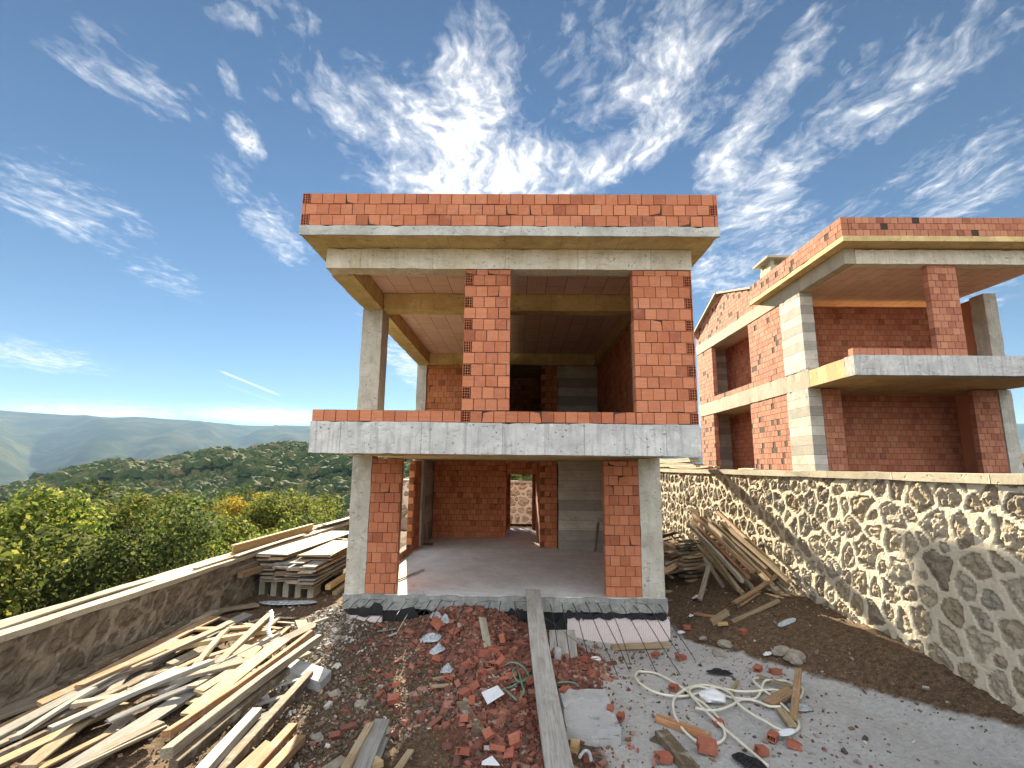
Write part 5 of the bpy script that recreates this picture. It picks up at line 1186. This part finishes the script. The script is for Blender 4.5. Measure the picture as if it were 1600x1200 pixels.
# ------------------------------------------------------------------ rubble and gravel nobody could count
def shards(name, label, count, pick, size, mats, flat=.35, seed=5):
    rnd = random.Random(seed); mb = MB()
    V = mb.v; F = mb.f
    for _ in range(count):
        x, y = pick(rnd)
        if -3.4 < x < 2.93 and y > 10.02: continue
        if name == 'gravel' and x > 1.0 and x < 3.2 + max(0, 10 - y) * .6 and y < 9.9 and rnd.random() < .82: continue
        if ((x + .95) / .45) ** 2 + ((y - 5.8) / .55) ** 2 < 1 and rnd.random() < .9: continue
        s = size(rnd); a = s * rnd.uniform(.6, 1.5); b = s * rnd.uniform(.4, .9); c = s * rnd.uniform(flat * .6, flat * 1.3)
        m = Matrix.Rotation(rnd.uniform(0, 6.28), 3, 'Z') @ Matrix.Rotation(rnd.gauss(0, .45), 3, 'X') @ Matrix.Rotation(rnd.gauss(0, .45), 3, 'Y')
        z = gz(x, y) + fbm(x * 1.3, y * 1.3, 3.1, 5) * .05 * (.4 if x > 1.0 else 1) + c * .35 + rnd.uniform(0, .3) * s
        k = len(V)
        for sx, sy, sz in ((-1, -1, -1), (1, -1, -1), (1, 1, -1), (-1, 1, -1), (-1, -1, 1), (1, -1, 1), (1, 1, 1), (-1, 1, 1)):
            q = m @ Vector((sx * a * rnd.uniform(.55, 1), sy * b * rnd.uniform(.55, 1), sz * c * rnd.uniform(.6, 1)))
            V.append((x + q.x, y + q.y, z + q.z))
        for f in ((3, 2, 1, 0), (4, 5, 6, 7), (0, 1, 5, 4), (1, 2, 6, 5), (2, 3, 7, 6), (3, 0, 4, 7)):
            F.append(tuple(k + i for i in f)); mb.m.append(rnd.randrange(len(mats))); mb.sm.append(False)
        mi = rnd.randrange(len(mats)); mb.m[-6:] = [mi] * 6
    o = mb.build(name, mats); tag(o, label, 'rubble', None, 'stuff'); return o
M['shard'] = island_mat('brick_shards', [(0, (.10, .032, .024)), (.35, (.18, .055, .038)), (.65, (.25, .082, .055)), (.9, (.34, .13, .085)), (1, (.36, .22, .17))])
M['gravel'] = island_mat('mixed_gravel', [(0, (.035, .026, .018)), (.4, (.085, .064, .045)), (.72, (.16, .128, .093)), (.95, (.24, .20, .155)), (1, (.40, .38, .34))])
M['chips'] = island_mat('pale_chips', [(0, (.35, .33, .30)), (.5, (.52, .50, .47)), (1, (.68, .67, .64))])
def pk_rub(r):
    q = r.random()
    if q < .40: return r.gauss(-.75, .85), r.gauss(9.2, .65)
    if q < .80: return r.gauss(-.15, .55), r.uniform(5.0, 8.8)
    if q < .93: return r.gauss(.9, .25), r.gauss(8.4, .45)
    return r.uniform(-2.6, 1.2), r.uniform(5.0, 9.8)
shards('brick_rubble', 'loose red brick shards covering the yard in front of the floor edge', 13000, pk_rub, lambda r: min(.085, .006 + r.expovariate(1 / .0155)), [M['shard']], .4, 5)
shards('gravel', 'dark stony gravel over the whole yard', 20000, lambda r: (r.gauss(-1.9, 1.1), r.uniform(4.6, 10.0)) if r.random() < .6 else (r.uniform(-6.4, 5.8), r.uniform(4.6, 14)), lambda r: min(.04, .006 + r.expovariate(1 / .0065)), [M['gravel']], .7, 6)
shards('gravel', 'pale sunlit gravel by the left column', 2600, lambda r: (r.gauss(-3.5, .35), r.uniform(6.6, 10.6)), lambda r: .008 + r.expovariate(1 / .010), [M['chips'], M['gravel']], .6, 9)
shards('brick_rubble', 'fine red and grey grit on the dusty ground at the lower right', 1100, lambda r: (r.uniform(1.0, 4.2), r.uniform(5.2, 9.9)), lambda r: .005 + r.expovariate(1 / .007), [M['shard'], M['gravel'], M['gravel']], .5, 12)
shards('debris', 'pale plaster and wood chips strewn over the yard', 1100, lambda r: (r.gauss(-1.0, 1.2), r.uniform(5.0, 10)) if r.random() < .6 else (r.uniform(-6, 5.6), r.uniform(4.8, 13)), lambda r: .006 + r.expovariate(1 / .010), [M['chips'], M['wood_tan'], M['wood_wht']], .3, 10)

# ------------------------------------------------------------------ trees below the low wall
def crown_mesh(name, rx, rz, nblob, nleaf, leaf, mat, seed, zc):
    rnd = random.Random(seed); V = []; F = []
    blobs = []
    for i in range(nblob):
        a = rnd.uniform(0, 6.28); q = math.sqrt(rnd.random()) * .8; h = rnd.uniform(-.8, .8)
        k = math.sqrt(max(.05, 1 - h * h))
        blobs.append((math.cos(a) * q * rx * k, math.sin(a) * q * rx * k, zc + h * rz, rnd.uniform(.28, .48) * min(rx, rz)))
    for i in range(nleaf):
        bx_, by_, bz_, br_ = rnd.choice(blobs)
        d = Vector((rnd.gauss(0, 1), rnd.gauss(0, 1), rnd.gauss(.25, 1))).normalized()
        p = Vector((bx_, by_, bz_)) + d * br_ * rnd.uniform(.55, 1.15) ** .7
        nrm = (d + Vector((rnd.gauss(0, .6), rnd.gauss(0, .6), rnd.gauss(.3, .6)))).normalized()
        t = nrm.cross(Vector((rnd.gauss(0, 1), rnd.gauss(0, 1), rnd.gauss(0, 1)))).normalized(); b = nrm.cross(t)
        s = leaf * rnd.uniform(.6, 1.4); k = len(V)
        V += [tuple(p - t * s), tuple(p + b * s * .55), tuple(p + t * s), tuple(p - b * s * .55)]
        F.append((k, k + 1, k + 2, k + 3))
    me = bpy.data.meshes.new(name); me.from_pydata(V, [], F); me.materials.append(mat); me.update(); return me
def trunk_mesh(h, r, seed, spread):
    rnd = random.Random(seed); mb = MB()
    mb.tube([(0, 0, 0), (.05 * rnd.uniform(-1, 1), .05, h * .3), (.1 * rnd.uniform(-1, 1), 0, h * .6), (.12, .05, h * .9)], [r, r * .8, r * .55, r * .2], 8)
    for i in range(6):
        a = i * 1.05 + rnd.uniform(-.3, .3); z0 = h * rnd.uniform(.3, .6)
        mb.tube([(0, 0, z0), (math.cos(a) * spread * .4, math.sin(a) * spread * .4, z0 + h * .15), (math.cos(a) * spread * .85, math.sin(a) * spread * .85, z0 + h * .32)], [r * .45, r * .3, r * .1], 6)
    me = bpy.data.meshes.new('trunk'); me.from_pydata(mb.v, [], mb.f); me.materials.append(M['bark']); me.polygons.foreach_set('use_smooth', mb.sm); me.update(); return me
VAR = []
for s, (rx, rz, mat, leaf) in enumerate(((2.0, 1.7, 'leaf_green', .085), (2.3, 1.5, 'leaf_green', .08), (1.7, 1.9, 'leaf_dark', .08), (1.5, 1.4, 'leaf_yellow', .08), (1.9, 1.5, 'leaf_green', .075))):
    VAR.append((crown_mesh('crown', rx, rz, 26, 5200, leaf, M[mat], 40 + s, 0), trunk_mesh(5.0, .16, s, rx), rz))
DESC = ['broad bright olive tree', 'wide bushy light green tree', 'dark rounded evergreen tree', 'golden yellow autumn tree', 'small leaved olive green tree']
rt = random.Random(21); spots = []
def tree(v, x, y, top, sc, where):
    cm, tm, rz = VAR[v]
    zt = top - rz * sc; base = zt - 4.4 * sc
    o = empty('leafy_tree', (x, y, base), '%s %s' % (DESC[v], where), 'tree', 'trees beyond the low wall')
    for nm, me, dz in (('crown', cm, 4.4), ('trunk', tm, 0)):
        c = bpy.data.objects.new(nm, me); COL.objects.link(c); c.parent = o; c.location = (0, 0, dz)
    o.scale = (sc, sc, sc); o.rotation_euler = (0, 0, rt.uniform(0, 6.28))
n = 0
for row, (x0, y0, y1, step, drop) in enumerate(((-9.3, 4.0, 24.0, 2.0, .075), (-12.2, 7, 32, 2.6, .062), (-16.5, 10, 44, 3.4, .056), (-23, 16, 62, 4.6, .055), (-32, 24, 80, 6.0, .056))):
    y = y0
    while y < y1:
        x = x0 + rt.uniform(-.9, .9) * (1 + row * .3); yy = y + rt.uniform(-.6, .6); d = math.hypot(x, yy)
        v = rt.choice([0, 1, 4, 2, 1, 2, 4]); sc = rt.uniform(.75, 1.0) * (1 + row * .12)
        if row == 2 and abs(yy - 27.5) < 1.8 or (row == 3 and abs(yy - 42) < 2.4): v = 3
        top = 2.5 - d * drop + rt.uniform(-.3, .5) - (.5 if row == 0 else 0)
        tree(v, x, yy, top, sc, 'just beyond the low wall' if row == 0 else 'in the second row beyond the low wall' if row == 1 else 'further down the slope beyond the low wall')
        y += step
for (x, y, sc) in ((-3.2, 34.5, 1.0), (-1.6, 35.2, 1.05), (0.2, 35.0, 1.0), (-5.2, 35.5, .9)):  # added unseen trees, their crowns keep the sun out of the ground floor
    cm, tm, rz = VAR[2]; tree(2, x, y, 8.8, sc, 'added on the slope behind the back retaining wall to shade the room')
for k in range(9):
    x = -4 + k * 1.05; o = bpy.data.objects.new('shrub', VAR[k % 3 if k % 3 != 1 else 4][0]); COL.objects.link(o); o.location = (x, 29.2 + (k % 3) * .7, 2.1); o.scale = (.42, .42, .38); o.rotation_euler = (0, 0, k)
    tag(o, 'low dark shrub on the brown slope above the back retaining wall', 'shrub', 'shrubs above the retaining wall')

# ------------------------------------------------------------------ the wooded hill across the valley: one mass
def forest():
    bm = bmesh.new(); bmesh.ops.create_icosphere(bm, subdivisions=2, radius=1)
    base = [v.co.copy() for v in bm.verts]; faces = [tuple(v.index for v in f.verts) for f in bm.faces]; bm.free()
    rnd = random.Random(3); V = []; F = []
    vars_ = []
    for k in range(10):
        vars_.append([(c.x * q, c.y * q, max(-.35, c.z) * q) for c in base for q in [1 + .45 * mnoise.noise(c * 2.0 + Vector((k * 9.1, 0, 0))) + .38 * mnoise.noise(c * 4.5 + Vector((0, k * 7.7, 0)))]])
    for _ in range(8500):
        th = rnd.uniform(8, 62) if rnd.random() < .93 else rnd.uniform(-2, 8); r = math.sqrt(rnd.uniform(62 ** 2, 348 ** 2))
        x = -r * math.sin(R(th)); y = r * math.cos(R(th)); z = terr(x, y)
        pine = fbm(x * .012, y * .012, 6.0, 3) > .02
        s = rnd.uniform(2.0, 3.4) if pine else rnd.uniform(.9, 2.2)
        hh = s * (.85 if pine else .95); lift = rnd.uniform(1.5, 3.5) if pine else .4
        a = rnd.uniform(0, 6.28); ca, sa = math.cos(a), math.sin(a); vs = rnd.choice(vars_); k = len(V)
        V += [(x + (p[0] * ca - p[1] * sa) * s, y + (p[0] * sa + p[1] * ca) * s, z + lift + p[2] * hh) for p in vs]
        F += [(k + f[0], k + f[1], k + f[2]) for f in faces]
    me = bpy.data.meshes.new('hillside_forest'); me.from_pydata(V, [], F); me.materials.append(M['forest']); me.update()
    o = bpy.data.objects.new('hillside_forest', me); COL.objects.link(o)
    tag(o, 'mixed pine and scrub forest covering the hill across the valley', 'forest', None, 'stuff')
def forest_mat(t):
    P = objc(t); rnd = t.n('NewGeometry').outputs['Random Per Island']
    c = t.ramp(rnd, [(0, (.055, .09, .03)), (.4, (.095, .14, .042)), (.68, (.15, .185, .055)), (.86, (.22, .225, .08)), (.95, (.29, .23, .10)), (1, (.36, .24, .11))])
    n = t.noise(P, 1.1, 5, .8)
    c = t.mix(t.ramp(n, [(.35, .75), (.7, 0)]), c, (.018, .028, .012))
    return {'Base Color': c, 'Normal': t.bump(n, 1.0, .8), 'Roughness': .9, 'Specular IOR Level': .05}
M['forest'] = material('forest_crowns', forest_mat)
forest()
# ------------------------------------------------------------------ air, sky, sun, camera
SUN_AZ, SUN_EL = R(-13), math.atan(.375 * math.cos(R(13)))       # bearing from +y (negative: to the left), height
HAZE = .00011
if HAZE:
    mb = MB(); mb.box(-4400, 4400, -4400, 4400, -90, 420)
    m = bpy.data.materials.new('thin_haze'); m.use_nodes = True; nt = m.node_tree; nt.nodes.clear(); t = NT(nt)
    out = t.n('OutputMaterial'); v = t.n('VolumePrincipled', i={'Color': (.42, .66, 1.0, 1), 'Density': HAZE, 'Anisotropy': 0.0})
    nt.links.new(v.outputs[0], out.inputs['Volume'])
    o = mb.build('haze', m); tag(o, 'thin blue haze over the valley', 'haze', None, 'stuff')

W = bpy.data.worlds.new('World'); SC.world = W; W.use_nodes = True
nt = W.node_tree; nt.nodes.clear(); t = NT(nt)
out = t.n('OutputWorld'); bg = t.n('Background', i={'Strength': 1.0}); nt.links.new(bg.outputs[0], out.inputs[0])
sky = t.n('TexSky', sky_type='NISHITA', sun_disc=False, sun_elevation=SUN_EL, sun_rotation=SUN_AZ, altitude=400, air_density=1.0, dust_density=.05, ozone_density=3.0)
SKY_K = .0155
skyc = t.n('VectorMath', operation='SCALE', i={0: sky.outputs[0], 'Scale': SKY_K}).outputs[0]
skyc = t.n('VectorMath', operation='MULTIPLY', i={0: skyc, 1: (.67, .90, 1.06)}).outputs[0]
D = t.n('TexCoord').outputs['Generated']
s = t.n('SeparateXYZ', i={0: D}).outputs
zc = t.math('MAXIMUM', s[2], .035)
U = t.math('DIVIDE', s[0], zc); Vv = t.math('DIVIDE', s[1], zc)
mask = None
for (a, b, c, d, e, f, w) in CLOUDS:
    p = t.math('MULTIPLY_ADD', U, a, t.math('MULTIPLY_ADD', Vv, b, c)); q = t.math('MULTIPLY_ADD', U, d, t.math('MULTIPLY_ADD', Vv, e, f))
    r2 = t.math('MULTIPLY_ADD', p, p, t.math('MULTIPLY', q, q))
    g = t.math('MULTIPLY', t.math('MAXIMUM', t.math('MULTIPLY_ADD', r2, -.55, 1.0), 0.0), w)
    mask = g if mask is None else t.math('MAXIMUM', mask, g)
# added fill light: bright broken cloud over the unseen sky behind the viewer
back = t.math('MULTIPLY', t.ramp(t.math('MULTIPLY_ADD', s[1], -.5, .5), [(.5, 0), (.62, 1)]), .9)
mask = t.math('MAXIMUM', mask, back)
uv = t.n('CombineXYZ', i={0: U, 1: Vv, 2: 0.0}).outputs[0]
wob = t.n('TexNoise', i={'Vector': uv, 'Scale': 2.2, 'Detail': 4.0}).outputs[1]
uvw = t.n('VectorMath', operation='ADD', i={0: uv, 1: t.n('VectorMath', operation='SCALE', i={0: t.n('VectorMath', operation='SUBTRACT', i={0: wob, 1: (.5, .5, .5)}).outputs[0], 'Scale': .28}).outputs[0]}).outputs[0]
n1 = t.noise(t.mapv(uvw, (5.0, 2.7, 1), (0, 0, R(8))), 1.0, 8, .62, .3)
n2 = t.noise(t.mapv(uvw, (16, 9, 1), (0, 0, R(-12))), 1.0, 5, .6, .5)
n3 = t.noise(t.mapv(uvw, (34, 20, 1), (0, 0, R(20))), 1.0, 3, .6)
nn = t.math('ADD', t.math('MULTIPLY', n1, .46), t.math('ADD', t.math('MULTIPLY', n2, .30), t.math('MULTIPLY', n3, .24)))
cov = t.math('ADD', mask, t.math('MULTIPLY', t.math('SUBTRACT', nn, .535), 4.6))
al = t.ramp(cov, [(.14, 0), (.42, .13), (.78, .42), (1.0, .78)])
al = t.math('MULTIPLY', al, t.ramp(mask, [(0, 0), (.12, 1)]))
def trail(A, B, w, k):
    a = Vector(A); b = Vector(B); nv = a.cross(b).normalized(); mid = (a + b).normalized(); tt = nv.cross(mid).normalized(); half = a.angle(b) / 2
    d1 = t.math('ABSOLUTE', t.n('VectorMath', operation='DOT_PRODUCT', i={0: D, 1: tuple(nv)}).outputs['Value'])
    d2 = t.math('ABSOLUTE', t.n('VectorMath', operation='DOT_PRODUCT', i={0: D, 1: tuple(tt)}).outputs['Value'])
    d3 = t.n('VectorMath', operation='DOT_PRODUCT', i={0: D, 1: tuple(mid)}).outputs['Value']
    g = t.math('MULTIPLY', t.ramp(t.math('DIVIDE', d1, w), [(.25, 1), (1, 0)]), t.ramp(t.math('DIVIDE', d2, math.sin(half)), [(.75, 1), (1, 0)]))
    return t.math('MULTIPLY', t.math('MULTIPLY', g, t.math('GREATER_THAN', d3, .5)), k)
al = t.math('MAXIMUM', al, t.math('MAXIMUM', trail(*TRAIL, .0026, .55), trail(*TRAIL2, .002, .16)))
al = t.math('MULTIPLY', al, t.ramp(s[2], [(.0, 0), (.03, 1)]))
CLOUD = .22
lum = t.math('MULTIPLY', t.math('MULTIPLY_ADD', n2, .5, .75), t.math('MULTIPLY_ADD', back, .72, CLOUD))
cl = t.n('CombineXYZ', i={0: t.math('MULTIPLY', lum, 1.0), 1: t.math('MULTIPLY', lum, .985), 2: t.math('MULTIPLY', lum, .97)}).outputs[0]
fin = t.n('Mix', data_type='VECTOR', i={0: al, 4: skyc, 5: cl}).outputs[1]
nt.links.new(fin, bg.inputs[0])

sun = bpy.data.lights.new('sun', 'SUN'); sun.energy = 5.0; sun.angle = R(.5); sun.color = (1.0, .86, .62)
so = bpy.data.objects.new('sun', sun); COL.objects.link(so)
sd = Vector((math.sin(SUN_AZ) * math.cos(SUN_EL), math.cos(SUN_AZ) * math.cos(SUN_EL), math.sin(SUN_EL)))
so.rotation_euler = sd.to_track_quat('Z', 'Y').to_euler()

cam = bpy.data.cameras.new('camera'); co = bpy.data.objects.new('camera', cam); COL.objects.link(co)
cam.sensor_fit = 'HORIZONTAL'; cam.sensor_width = 36; cam.lens = 760.34 / 1600 * 36; cam.clip_end = 20000; cam.clip_start = .05
p, yw, rl = .16831, -.013297, .011096
f = Vector((math.sin(yw) * math.cos(p), math.cos(yw) * math.cos(p), math.sin(p))); rt_ = Vector((math.cos(yw), -math.sin(yw), 0)); up = rt_.cross(f)
r2 = math.cos(rl) * rt_ + math.sin(rl) * up; u2 = -math.sin(rl) * rt_ + math.cos(rl) * up
mw = Matrix((r2, u2, -f)).transposed().to_4x4(); mw.translation = (0, 0, 2.5); co.matrix_world = mw
SC.camera = co
SC.view_settings.view_transform = 'Standard'; SC.view_settings.look = 'None'; SC.view_settings.gamma = 1.0; SC.view_settings.use_curve_mapping = False
SC.view_settings.exposure = 2.55
SC.cycles.use_denoising = True
SC.cycles.max_bounces = 8; SC.cycles.diffuse_bounces = 5; SC.cycles.volume_bounces = 0; SC.cycles.transparent_max_bounces = 6
SC.cycles.sample_clamp_indirect = 8
